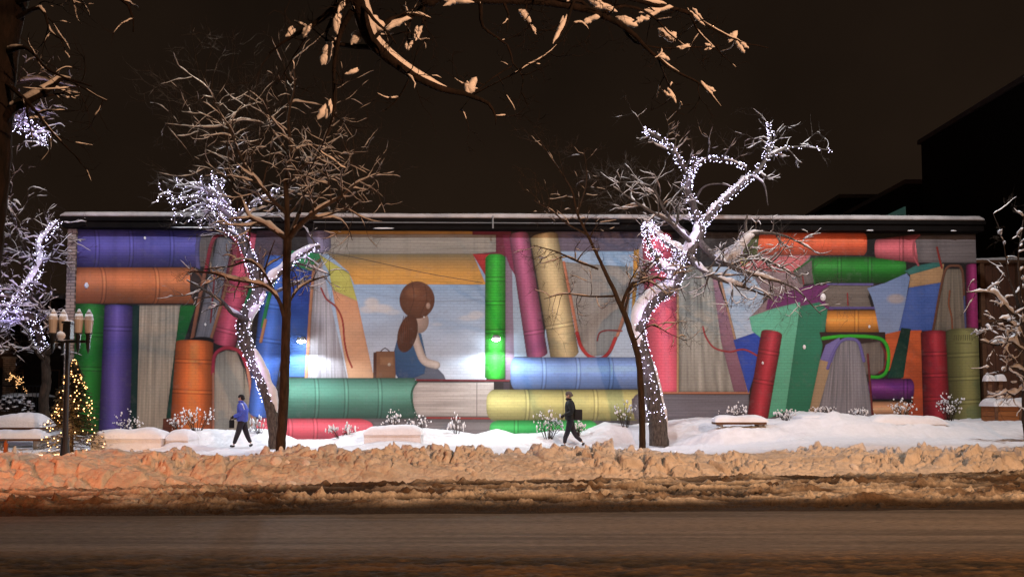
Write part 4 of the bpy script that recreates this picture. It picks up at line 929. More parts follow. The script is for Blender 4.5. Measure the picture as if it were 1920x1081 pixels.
T7.build('tree', 'dark near trunk leaning in at the edge of the picture with a snow-filled crotch', 'tree', M['bark_black'], thick=.9, cover=.5)
plaster(top_tree(), [(LH[0][0][1:8], LH[0][1][1:8])], (0, -.1, 1.6), 1.5, .15)
o5 = [(P(15, 225, 25.5), P(45, 228, 25.4), P(85, 245, 25.3)), (P(18, 235, 25.5), P(55, 250, 25.3), P(88, 262, 25.2)), (P(20, 220, 25.5), P(50, 215, 25.3), P(90, 240, 25.2))]
T8 = Tree(73, gbase(-60, 25.6)); T8.path([(-60, 800, 25.6, .2), (-50, 600, 25.6, .17), (-30, 400, 25.6, .14), (-10, 260, 25.6, .10)], True)
LK = [T8.path([(-10, 260, 25.6, .09), (15, 225, 25.5, .07), (50, 228, 25.4, .05), (90, 258, 25.3, .015)]), T8.path([(-10, 260, 25.6, .07), (20, 240, 25.4, .055), (60, 255, 25.3, .04), (88, 270, 25.2, .015)]), T8.path([(0, 230, 25.5, .05), (45, 205, 25.4, .04), (105, 215, 25.3, .012)]), T8.path([(-10, 270, 25.6, .06), (0, 180, 25.5, .05), (60, 150, 25.4, .04), (150, 165, 25.3, .01)]), T8.path([(-10, 330, 25.6, .06), (10, 380, 25.5, .05), (40, 420, 25.5, .02)])]
for l in LK[2:]: T8.sprout(l, 9, 1.1, 2, .3, 1, .0)
for l in LK[:2]: T8.sprout(l, 7, .7, 1, .3, 1, -.2)
T8.build('tree', 'tree half out of view behind the near dark trunk, one lit snowy bough showing', 'tree', M['bark'], 'light-wrapped trees', amount=1.4, thick=1.4, cover=.75)
light_string(tuple(T8.base), wrap_points(T8, LK[:2], 60, RNG, .06), .0125, M['white_bulb'], 'small cluster of violet-white lights on the bough just past the near dark trunk')
lamp('fairy_light_glow', 'POINT', P(50, 225, 24.8), 22, (.50, .42, 1.0), .25)

# ---- tree whose boughs hang into the top of the picture (it stands behind the camera)
D = 8.0; b = (-7.2, -2.0, -.02); T9 = Tree(83, b)
tq = [Vector((-7.2, -2.0, -.05)), Vector((-7.0, -1.9, 3)), Vector((-6.4, -1.5, 5.8)), Vector((-5.2, -.6, 7.7))]
q = catmull([tuple(v - Vector(b)) + (r,) for v, r in zip(tq, (.34, .30, .27, .22))], .2); T9.trunks.append((q[:, :3], q[:, 3]))
def wp(v, r): v = Vector(v) - Vector(b); return (v.x, v.y, v.z, r)
def limb9(pre, pts, **k):
    c = catmull([wp(v, r) for v, r in pre] + [wp(P(p[0], p[1], p[2]), p[3]) for p in pts], .07); n = len(c); w_ = T9.np.randn(n, 3).cumsum(0) * .003; w_ -= np.linspace(0, 1, n)[:, None] * w_[-1]
    l = (c[:, :3] + w_, np.maximum(c[:, 3], .003)); T9.limbs.append(l); return l
A_ = ((-5.2, -.6, 7.6), .16)
M1 = limb9([A_, ((-2.6, 3.2, 7.9), .12)], [(630, -120, 6.6, .085), (662, -20, 7.0, .072), (682, 50, 7.3, .062), (705, 92, 7.5, .055), (760, 135, 7.7, .042), (820, 168, 7.8, .034), (880, 180, 7.9, .026), (915, 195, 7.9, .018), (930, 222, 7.9, .009), (929, 234, 7.9, .004)])
M2 = limb9([A_, ((-2.0, 2.6, 8.0), .11)], [(760, -90, 7.2, .075), (850, -10, 7.8, .06), (960, -2, 8.2, .05), (1060, 8, 8.4, .042), (1130, 28, 8.5, .036), (1185, 60, 8.6, .028), (1220, 95, 8.7, .02), (1265, 130, 8.8, .015), (1320, 160, 8.8, .011), (1352, 200, 8.8, .005)])
M3 = limb9([A_, ((-3.2, 3.2, 7.7), .10)], [(600, -140, 6.5, .06), (660, -30, 6.9, .038), (628, 12, 7.1, .032), (590, 42, 7.2, .024), (545, 70, 7.3, .015), (505, 100, 7.4, .008)])
M4 = limb9([A_, ((-1.2, 2.6, 8.3), .09)], [(1050, -90, 8.0, .05), (1130, -20, 8.6, .032), (1250, 15, 9.0, .026), (1300, 30, 9.1, .022), (1330, 50, 9.2, .015), (1390, 80, 9.3, .010), (1440, 90, 9.4, .005)])
subs = []
def s9(pts):
    l = limb9([], pts); subs.append(l); return l
s9([(700, 88, 7.5, .028), (650, 85, 7.5, .024), (610, 75, 7.6, .02), (620, 40, 7.6, .016), (630, 0, 7.6, .012)]); s9([(660, 20, 7.1, .03), (640, 60, 7.2, .025), (628, 120, 7.3, .018), (625, 200, 7.4, .012), (612, 250, 7.5, .008), (575, 330, 7.6, .005)])
s9([(700, 70, 7.4, .03), (730, 40, 7.5, .024), (780, 28, 7.6, .016), (808, 35, 7.7, .008)]); s9([(900, 5, 8.0, .024), (905, 50, 8.1, .018), (950, 85, 8.2, .013), (960, 120, 8.2, .01), (980, 145, 8.3, .008), (970, 200, 8.3, .004)])
s9([(880, 180, 7.9, .010), (930, 155, 7.8, .008), (980, 130, 7.8, .007), (1035, 95, 7.8, .006), (1080, 40, 7.8, .005)]); s9([(990, 0, 8.3, .018), (985, 30, 8.3, .012), (1000, 60, 8.3, .006)])
s9([(1105, 15, 8.5, .02), (1080, 0, 8.4, .018), (1062, 45, 8.4, .016), (1040, 80, 8.4, .010)]); s9([(1130, 25, 8.5, .02), (1170, 10, 8.6, .018), (1215, 25, 8.7, .014), (1250, 60, 8.7, .009), (1290, 90, 8.8, .005)])
s9([(1170, 55, 8.6, .02), (1190, 80, 8.7, .015), (1240, 92, 8.8, .01), (1300, 90, 8.8, .008), (1350, 85, 8.8, .005)]); s9([(1290, 20, 9.1, .018), (1310, 60, 9.1, .012), (1340, 90, 9.1, .005)])
s9([(1235, 110, 8.8, .014), (1250, 150, 8.8, .01), (1262, 180, 8.8, .008), (1280, 195, 8.8, .004)]); s9([(800, 0, 7.9, .016), (770, 40, 7.9, .012), (765, 80, 7.9, .008), (790, 60, 7.9, .004)])
s9([(590, 42, 7.2, .014), (560, 90, 7.3, .010), (520, 160, 7.4, .005)]); s9([(960, 125, 8.2, .009), (900, 165, 8.1, .006), (860, 210, 8.1, .003)])
for l in (M1, M2, M3, M4): T9.sprout((l[0][len(l[0]) * 2 // 5:], l[1][len(l[0]) * 2 // 5:]), 12, .55, 2, .1, 1, -.05, kids=(3, 3), rk=.35, bias=(0, 0, -.1))
for l in subs: T9.sprout(l, 4, .4, 2, .2, 1, -.05, kids=(3, 2), rk=.45, bias=(0, 0, 0))
T9.build('tree', 'overhead boughs heavy with snow clods hanging into the top of the view', 'tree', M['bark_black'], thick=.9, cover=.34, minr=.005)
n9 = top_tree()
def ridge(l, a, c, sh=(0, .05, .9), k=1.0):
    n = len(l[0]); i, j = int(a * n), int(c * n); return (l[0][i:j] + np.array(sh)[None] * l[1][i:j, None], l[1][i:j] * k)
clods = [ridge(M1, .50, .95, (0, .45, 1.0), .72), ridge(M1, .42, .50, (.6, .3, .5), .9), ridge(M2, .58, .74), ridge(M4, .60, .74, k=1.5), ridge(M3, .62, .86, k=1.1)]
S = []
for q_, r_ in clods:
    e = np.minimum(np.arange(len(q_)), np.arange(len(q_))[::-1]) / 2.5; S.append((q_, (r_ * 1.25 + .014) * np.clip(e, .08, 1) ** .5 * (.75 + .6 * vn(np.arange(len(q_)) * .35, np.ones(len(q_)), 6)), 12))
tube_mesh('snow', S, M['tree_snow'], bpy.data.objects[n9], rough=.05)
# clods of snow caught in the forks: lumpy tapering pieces
def clod(px, py, d, w_, h_, seed, ang=0):
    r = random.Random(seed); c = P(px, py, d) - Vector(b); n = 9; pts = []; rad = []
    ux, uz = math.cos(ang), math.sin(ang)
    for k in range(n):
        t = k / (n - 1) - .5; pts.append((c.x + ux * w_ * t + r.uniform(-.006, .006), c.y + r.uniform(-.01, .01), c.z + uz * w_ * t + r.uniform(-.006, .006))); rad.append(h_ / 2 * max(.08, (1 - (2 * t) ** 2) ** .6) * r.uniform(.65, 1.15))
    return (np.array(pts), np.array(rad), 9)
CL = [(640, 8, 7.0, .16, .05, 1.2), (612, 100, 7.4, .20, .10, 1.3), (632, 38, 7.2, .22, .09, 1.4), (668, 70, 7.4, .14, .10, .9), (608, 205, 7.5, .20, .07, 1.1), (785, 62, 7.8, .16, .05, 1.0), (770, 85, 7.8, .10, .035, 1.3), (700, 40, 7.4, .22, .11, -.6), (740, 42, 7.5, .28, .06, .15),
      (1050, 55, 8.4, .30, .06, 1.05), (985, 30, 8.3, .16, .07, -1.0), (1000, 55, 8.3, .10, .03, -1.2), (1130, 10, 8.5, .30, .07, -.2), (1250, 65, 8.8, .20, .12, -.7), (1230, 18, 9.0, .34, .08, .1), (1175, 40, 8.6, .22, .09, -.4), (1282, 88, 8.8, .14, .05, .2), (1245, 105, 8.8, .14, .05, -.5), (1330, 85, 8.8, .10, .04, -.2),
      (1375, 68, 9.3, .14, .08, .8), (1388, 88, 9.3, .16, .05, -1.1), (1305, 32, 9.1, .24, .04, -1.0), (1260, 178, 8.8, .18, .045, -.9), (1325, 165, 8.8, .18, .05, -.9), (1110, 35, 8.5, .15, .07, .3), (885, 160, 7.9, .16, .10, 1.1), (855, 0, 7.8, .3, .07, 0), (660, 135, 7.5, .12, .04, .1), (575, 55, 7.2, .12, .06, .9), (545, 62, 7.3, .1, .05, .7), (1205, 35, 8.7, .12, .06, .2)]
tube_mesh('snow', [clod(c[0] + (j and RNG.uniform(-9, 9)), c[1] + (j and RNG.uniform(-7, 7)), c[2], c[3] * (1.2, .8)[j], c[4] * (1.0, .85)[j], i * 3 + j, c[5] + (0, .3)[j] + RNG.uniform(-.2, .2)) for i, c in enumerate(CL) for j in range(2)], M['tree_snow'], bpy.data.objects[n9], rough=.16)
CL2 = [(70, 180, 8.3, .30, .10, .25, 0), (38, 190, 8.4, .12, .10, 1.2, 1)]

# ---- conifer with warm lights
def conifer():
    D = 23.2; bx = gbase(138, D); r = random.Random(5)
    top = P(138, 676, D); H = top.z - bx[2]; W = .92
    o = empty('christmas_tree', bx, 'decorated conifer glowing with small warm lights beside the old lamp post', 'christmas tree')
    MB().cyl((0, 0, 0), (0, 0, H * .95), .06, .012, 8).build('trunk', M['bark'], o)
    T = []; bulbs = []; leaf_v = []; leaf_q = []
    n = 560
    for i in range(n):
        t = (i / n) ** .8; z = .12 + t * (H - .15); rad = W * (1 - z / H) ** .85 * r.uniform(.75, 1.12) + .03; a = r.uniform(0, 6.283)
        p0 = np.array([0, 0, z + .08]); p1 = np.array([math.cos(a) * rad, math.sin(a) * rad, z - .10 * rad + r.uniform(-.03, .05)])
        m_ = p0 * .45 + p1 * .55 + np.array([0, 0, .03]); T.append((np.array([p0, m_, p1]), np.array([.008, .006, .003]), 3))
        for k in range(20):
            f = r.uniform(.15, 1.08); c = p0 * (1 - f) + p1 * f; d = (p1 - p0) / (np.linalg.norm(p1 - p0) + 1e-9); sdv = np.array([-d[1], d[0], 0]) * r.choice((-1, 1)) + d * .8 + np.array([0, 0, r.uniform(-.5, .5)])
            sdv /= np.linalg.norm(sdv); L = r.uniform(.05, .11); wv = np.cross(sdv, [0, 0, 1.]); wv /= np.linalg.norm(wv) + 1e-9; wv *= .024
            j = len(leaf_v); leaf_v += [c - wv, c + wv, c + sdv * L + wv * .3, c + sdv * L - wv * .3]; leaf_q.append((j, j + 1, j + 2, j + 3))
        if r.random() < .34: q_ = p0 * .08 + p1 * .92; bulbs.append(tuple(q_ + np.array([0, 0, .03])))
    tube_mesh('branches', T, M['bark'], o); mesh_np('needles', leaf_v, leaf_q, M['green_needles'], o, False)
    L = light_string(bx, bulbs, .016, M['warm_bulb'], 'warm yellow fairy lights covering the small conifer by the lamp post'); L['group'] = 'strings of fairy lights on trees'
    for z, k in ((.5, 60), (1.3, 46)): lamp('fairy_light_glow', 'POINT', (bx[0] + .1, bx[1] - .95, bx[2] + z), k, (1, .5, .2), .3)
lamp('fairy_light_glow', 'POINT', (gbase(138, 23.2)[0], 23.2, .7), 22, (1, .5, .2), .2); lamp('fairy_light_glow', 'POINT', (gbase(138, 23.2)[0], 23.2, 1.5), 14, (1, .5, .2), .15)
conifer()
# far small tree in warm lights
D = 40; bx = gbase(28, D); TF = Tree(91, bx); tf = TF.path([(28, 745, D, .05), (26, 715, D, .05), (26, 700, D, .04), (27, 692, D, .02)], True)
TF.sprout((tf[0][3:], tf[1][3:]), 18, .6, 2, 0, 1, .3, kids=(3, 2)); TF.build('tree', 'tiny bare tree outlined in warm lights far off past the building end', 'tree', M['bark'], snow=False)
light_string(bx, [tuple(q_) for p_, r_, l_ in TF.xt for q_ in p_[2::3]][:90:1], .020, M['dim_bulb'], 'warm lights on the tiny far tree beyond the low snow wall', single=60)

# ================================================================== STREET FURNITURE AND SNOW-COVERED THINGS
def lamp_post():
    D = 21.0; x = (126 - 960) / F * D; z0 = .05; o = empty('lamp_post', (x, D, z0), 'old black lamp post with four snow-capped pale glass lanterns, unlit', 'lamp post')
    ztop = P(123, 640, D).z - z0; k = D / F
    MB().cyl((0, 0, 0), (0, 0, .5), .13, .09, 12).cyl((0, 0, .5), (0, 0, ztop), .065, .05, 12).cyl((0, 0, .48), (0, 0, .55), .11, .11, 12).build('post', M['dark_metal'], o)
    MB().box((0, 0, ztop), (.95, .07, .07)).box((0, 0, ztop + .26), (.20, .20, .42), bevel=.02).box((0, 0, ztop + .50), (.24, .24, .05)).build('cross_arm', M['dark_metal'], o)
    MB().ball((-.12, -.02, ztop + .16), (.17, .12, .15), 2, 3, .08).ball((.0, 0, ztop + .53), (.12, .12, .035), 2, 4, .08).build('snow', M['snow'], o, True)
    glass = mat('lantern_glass', (.62, .54, .46), .35, var=.08, scale=5)
    for i, (px, dy) in enumerate(((101, -.10), (116, .0), (149, -.10), (164, .0))):
        cx = (px - 126) * k; zb = ztop + .22
        l = MB().cyl((cx, dy, zb), (cx, dy, zb + .34), .085, .115, 12).build('lantern', glass, o)
        f = MB()
        for a in range(0, 6, 2):
            c_, s_ = math.cos(a * math.pi / 3), math.sin(a * math.pi / 3); f.cyl((cx + c_ * .09, dy + s_ * .09, zb), (cx + c_ * .12, dy + s_ * .12, zb + .34), .005, n=5)
        f.cyl((cx, dy, zb - .03), (cx, dy, zb), .095, .095, 12); f.build('lantern_frame', M['dark_metal'], l)
        MB().cyl((cx, dy, zb - .55), (cx, dy, zb - .40), .004, .045, 10).cyl((cx, dy, zb - .40), (cx, dy, zb - .03), .045, .065, 10).cyl((cx, dy, ztop), (cx * .7, 0, ztop), .02, n=6).build('finial', M['dark_metal'], l)
        c = MB(); c.ball((cx, dy, zb + .36), (.12, .12, .06), 2, i, .05)
        c.cyl((cx, dy, zb + .36), (cx, dy, zb + .50), .118, .085, 12).cyl((cx, dy, zb + .50), (cx, dy, zb + .62), .085, .02, 12).ball((cx, dy, zb + .60), .035, 2); c.build('snow_cap', M['snow'], l, True)
lamp_post()

def lumpy_slab(name, c, size, seed, parent, m=None, dome=.25, nx=70, ny=34):
    """pillow of snow: a closed rounded slab with uneven top"""
    u = np.linspace(-1, 1, nx); v_ = np.linspace(-1, 1, ny); U, V = np.meshgrid(u, v_)
    X = U * size[0] / 2; Y = V * size[1] / 2; e = (1 - np.abs(U) ** 6) * (1 - np.abs(V) ** 4)
    top = size[2] * (np.clip(e, 0, 1) ** .45) * (1 - dome * (U ** 2 * .4 + V ** 2 * .6)) + size[2] * .6 * (fbm(X * 1.6 + seed * 7, Y * 1.6, 3, seed) - .5) * e + .02 * (fbm(X * 8, Y * 8, 3, seed + 3) - .5) * e
    Vt = np.stack([X * (1 + .02 * np.sin(U * 7)), Y, top], -1).reshape(-1, 3); 
    o = mesh_np(name, Vt, grid_idx(nx, ny), m or M['snow'], parent, True, loc=c); return o
def bench(px, py_top, wpx, d, label, seed, th=.26, wood=M['wood'], seat_h=None, depth=.62):
    x = (px - 960) / F * d; k = d / F; zt = P(px, py_top, d).z; w_ = wpx * k; g0 = gz(x, d) - .05
    o = empty('bench', (x, d, g0), label, 'bench', 'snowed-under benches and planters'); zt -= g0; zs = max(zt - th, .12)
    MB().box((0, 0, zs - .035), (w_ * .94, depth * .9, .07), bevel=.01).build('seat', wood, o)
    for s_ in (-1, 1): MB().box((s_ * w_ * .36, 0, (zs - .07) / 2), (.10, depth * .7, max(zs - .07, .05)), bevel=.01).build('leg', M['concrete'], o)
    lumpy_slab('snow', (0, 0, zs + .003), (w_, depth, zt - zs), seed, o); return o
def planter(px, py_top, wpx, d, label, seed, depth=.9, m=M['concrete'], snow_h=.22, down=.5):
    x = (px - 960) / F * d; k = d / F; zt = P(px, py_top, d).z; w_ = wpx * k; g0 = gz(x, d) - .1
    o = empty('planter', (x, d, g0), label, 'planter', 'snowed-under benches and planters'); zt -= g0; zs = max(zt - snow_h, .15)
    MB().box((0, 0, zs / 2), (w_ * .97, depth * .95, zs), bevel=.03).build('box', m, o)
    lumpy_slab('snow', (0, 0, zs - .06), (w_ * 1.02, depth * 1.04, zt - zs + .06), seed, o)
    return o
planter(252, 803, 134, 24.2, 'long white snow-covered block beside the decorated conifer', 1, m=M['snow'])
planter(345, 806, 44, 24.4, 'short snow-covered block below the orange painted spine', 2, m=M['snow'])
planter(740, 797, 108, 25.8, 'snow-capped block below the painted teal spine, between the two walkers', 3, m=M['snow'])
bench(1384, 777, 100, 24.6, 'low bench under a thick snow slab, its dark seat edge showing', 4, th=.22)
planter(1690, 777, 140, 24.8, 'wide snow-mounded block below the red painted spine', 5, m=M['snow'])
planter(1528, 776, 70, 25.4, 'rough heap of snow over a block below the mint painted book', 6, m=M['snow'], snow_h=.35)
# left edge: picnic table and benches under snow
bench(42, 775, 104, 25.6, 'snow-laden table top at the edge, higher than the bench in front of it', 7, th=.42, depth=.9)
bench(38, 806, 110, 24.2, 'snow-laden bench in front of the snowy table, partly behind the conifer', 8, th=.24)
# timber planters on the right
for i, (px, wpx, lab) in enumerate(((1874, 50, 'orange timber planter with a flat snow top next to the olive painted spine'), (1925, 46, 'orange timber planter with a flat snow top half hidden by the small snowy tree'))):
    d = 27.2; x = (px - 960) / F * d; o = empty('planter', (x, d, gz(x, d) - .2), lab, 'planter', 'timber planters'); w_ = wpx * d / F; g0 = o.location.z; zt = P(px, 760, d).z - g0
    mb = MB(); nP = 4
    for k in range(nP): mb.box((0, 0, zt * (k + .5) / nP), (w_ - .04, .8, zt / nP - .012), bevel=.006)
    mb.build('boards', M['wood_orange'], o); mb = MB()
    for s_ in (-1, 1): mb.box((s_ * (w_ / 2 - .05), -.42, zt / 2), (.09, .05, zt), bevel=.004)
    mb.build('corner_posts', M['wood'], o); lumpy_slab('snow', (0, 0, zt - .02), (w_ + .06, .95, .30), 20 + i, o, dome=.1)
# stake with orange marker at the far left in the bank
d = 15.9; x = (15 - 960) / F * d
o = empty('marker_stake', (x, d, .45), 'small wooden stake poking out of the orange-lit snow bank', 'stake')
MB().box((0, 0, .08), (.07, .03, .42), rot=Matrix.Rotation(.06, 3, 'Y')).prism([(-.035, .29), (.035, .29), (.01, .36)], -.015, .015, 'y').build('post', M['wood_orange'], o)

# shrubs: bare stems with clods of snow
def shrub(px, py_top, d, wpx, seed, label, dense=1.0, spiky=False):
    x = (px - 960) / F * d; g0 = gz(x, d) - .04; k = d / F; top = P(px, py_top, d).z - g0; W = wpx * k; r = random.Random(seed)
    o = empty('shrub', (x, d, g0), label, 'shrub', 'snow-dotted shrubs by the mural'); T = []; B = MB(); n = int(9 * dense) + 3
    for i in range(n):
        a = r.uniform(-1, 1); h_ = top * r.uniform(.55, 1.02) * (1 - .25 * abs(a)); p0 = np.array([a * W * .12, r.uniform(-.06, .06), 0]); p1 = np.array([a * W * .5, r.uniform(-.25, .25), h_]); m_ = (p0 + p1) / 2 + np.array([-a * .03, 0, .06])
        T.append((np.array([p0, m_, p1]), np.array([.010, .007, .004]), 4))
        for j in range(int(3 * dense)):
            f = r.uniform(.35, 1); q_ = p0 * (1 - f) + p1 * f; e = q_ + np.array([r.uniform(-.16, .16), r.uniform(-.1, .1), r.uniform(.04, .16)]); T.append((np.array([q_, (q_ + e) / 2, e]), np.array([.005, .004, .003]), 3))
            s_ = r.uniform(.010, .036); B.ball(e, (s_, s_, s_ * (2.4 if spiky else r.uniform(.8, 1.7))), 1, seed * 50 + i * 7 + j, .25)
        s_ = r.uniform(.015, .05); B.ball(p1, (s_ * .8, s_ * .8, s_ * (2.6 if spiky else 1.3)), 1, seed + i, .25)
    tube_mesh('stems', T, M['bark'], o); B.build('snow', M['snow'], o, True); return o
for i, a in enumerate((
    (240, 768, 27.0, 46, 'shrub dotted with snow in front of the violet painted spine', 1.4), (335, 780, 27.0, 30, 'shrub dotted with snow at the foot of the orange painted spine', 1.2),
    (372, 758, 27.1, 66, 'tall loose shrub with snow tufts between the orange spine and pale pages', 1.6), (488, 785, 26.9, 34, 'low spiky shrub beside the light-wrapped leaning trunk', .9),
    (640, 797, 27.0, 60, 'low spiky snow-tipped plants before the pink painted spine', 1.2), (735, 768, 27.0, 34, 'shrub with round snow clods behind the snow-capped block', 1.2), (785, 778, 27.0, 40, 'arching shrub clotted with snow below the painted page edges', 1.2),
    (856, 780, 27.1, 36, 'thin upright plants with snow tips below the painted page block', .8), (1028, 766, 26.6, 56, 'frosted shrub just ahead of the walker in black', 1.8), (1082, 790, 26.9, 30, 'low frosted shrub just behind the walker in black', 1.3),
    (1172, 745, 27.0, 44, 'tall wispy shrub with snow flecks before the yellow painted spine', 1.3), (1375, 758, 27.0, 60, 'shrub with snow clods behind the low bench', 1.3), (1472, 768, 26.8, 40, 'dark-stemmed shrub beside the mint painted book', 1.3),
    (1540, 765, 27.0, 50, 'shrub with snow clods behind the rough snow heap', 1.2), (1612, 762, 26.9, 40, 'dark-stemmed shrub before the big grey painted pages', 1.3), (1688, 745, 27.0, 56, 'flecked shrub before the small purple painted spine', 1.5),
    (1778, 735, 27.0, 50, 'tall flecked shrub between the red and olive painted spines', 1.7))):
    shrub(a[0], a[1], a[2], a[3], i + 1, a[4], a[5], spiky=(i in (3, 4, 7)))

# snow splats thrown on the painted wall
def splats():
    B = MB()
    for (px, py, r_) in ((162, 535, .10), (1543, 557, .13), (385, 608, .05), (1430, 680, .05), (795, 594, .03), (1630, 612, .05), (272, 446, .05), (470, 470, .04), (1508, 650, .08), (1350, 460, .05)):
        q_ = P(px, py, DL + (DR - DL) * (px - 122) / 1716 - .02); B.ball(q_, (r_ * .75, .05, r_ * 1.15), 2, px, .12)
    o = B.build('snow_splats', M['snow'], None, True); tag(o, 'bits of snow stuck to the painted wall', kind='stuff')
splats()
# overhead wire shadow-thin cables slung before the wall
for (pts_, lab) in (([(605, 470, 27.6), (700, 490, 27.4), (800, 512, 27.5), (905, 530, 27.9)], 'thin black cable sagging across the painted yellow beam above the child'),):
    q_ = catmull([tuple(P(*p)) for p in pts_], .3); o = tube_mesh('cable', [(q_, np.full(len(q_), .010), 5)], M['dark_metal'], None); tag(o, lab, 'cable')

# ================================================================== BUILDINGS BEYOND
def dark_block(name, label, cat, x0, x1, y0, y1, h, m, cap=.25):
    o = empty(name, (x0, y0, 0), label, cat)
    MB().box(((x1 - x0) / 2, (y1 - y0) / 2, h / 2 - .05), (x1 - x0, y1 - y0, h)).build('wall', m, o)
    MB().box(((x1 - x0) / 2, (y1 - y0) / 2, h + cap / 2 - .05), (x1 - x0 + .3, y1 - y0 + .3, cap)).build('roof_edge', mat('cornice_' + name, (.16, .13, .12), .6), o)
    return o
BK = mat('night_brick', (.012, .009, .009), .9, var=.3)
c1 = P(1727, 262, 45); c2 = P(1920, 166, 37.0)
o = dark_block('tall_block', 'tall unlit block rising black against the sky past the end of the mural', 'building', c1.x, c1.x + 14, 26, 45, c1.z - .2, BK)
c3 = P(1727, 335, 45.4); c4 = P(1625, 372, 52)
o = dark_block('rear_block', 'lower unlit block behind the tall one with a dim green window strip', 'building', c3.x - .9, c3.x + 10, 45.3, 53.5, c3.z - .3, BK)
wn = MB(); wn.box((-.03, 1.6, c3.z - 2.0), (.06, 2.9, .8)); wn.build('window', emit('dim_green_window', (.02, .09, .075), .35), o)
o = dark_block('far_block', 'lowest far roof stepping down behind the mural building', 'building', c3.x - 1.2, c3.x + 8, 53.7, 62, P(1640, 385, 56).z, BK)
# timber wall past the building end, right
def timber():
    d = 32.0; x0 = P(1836, 600, d).x; o = empty('timber_wall', (x0, d, 0), 'dark brown timber wall with square posts behind the small snowy tree', 'wall'); mb = MB(); H = P(1880, 492, d).z
    for k in range(26): mb.box((.17 + k * .30, .05, H / 2), (.285, .04, H), bevel=.005)
    mb.build('boards', mat('brown_boards', (.13, .05, .025), .75, col2=(.07, .03, .018), scale=5, stretch=(3, 1, .4)), o)
    for k in range(5): MB().box((.1 + k * 1.5, -.06, H / 2), (.16, .16, H + .1), bevel=.01).build('post', M['wood'], o)
    MB().box((3.5, -.04, H + .02), (8, .3, .12)).build('top_rail', M['wood'], o); MB().box((3.5, -.03, H * .66), (8, .09, .12)).build('rail', M['wood'], o)
    lumpy_slab('snow', (3.6, 0, H + .08), (8, .3, .12), 33, o); 
timber()
for i, px in enumerate((1854, 1874)):   # lumps on the low rail posts
    d = 27.9; x = (px - 960) / F * d; zt = P(px, 705, d).z; g0 = gz(x, d) - .1; o = empty('bollard', (x, d, g0), ('snow-capped wooden post nearest the olive painted spine', 'snow-capped wooden post nearer the small snowy tree')[i], 'post', 'snow-capped posts')
    MB().box((0, 0, (zt - g0 - .16) / 2), (.13, .13, zt - g0 - .16), bevel=.01).build('post', M['wood'], o); lumpy_slab('snow', (0, 0, zt - g0 - .17), (.34, .3, .24), 40 + i, o, nx=20, ny=20)
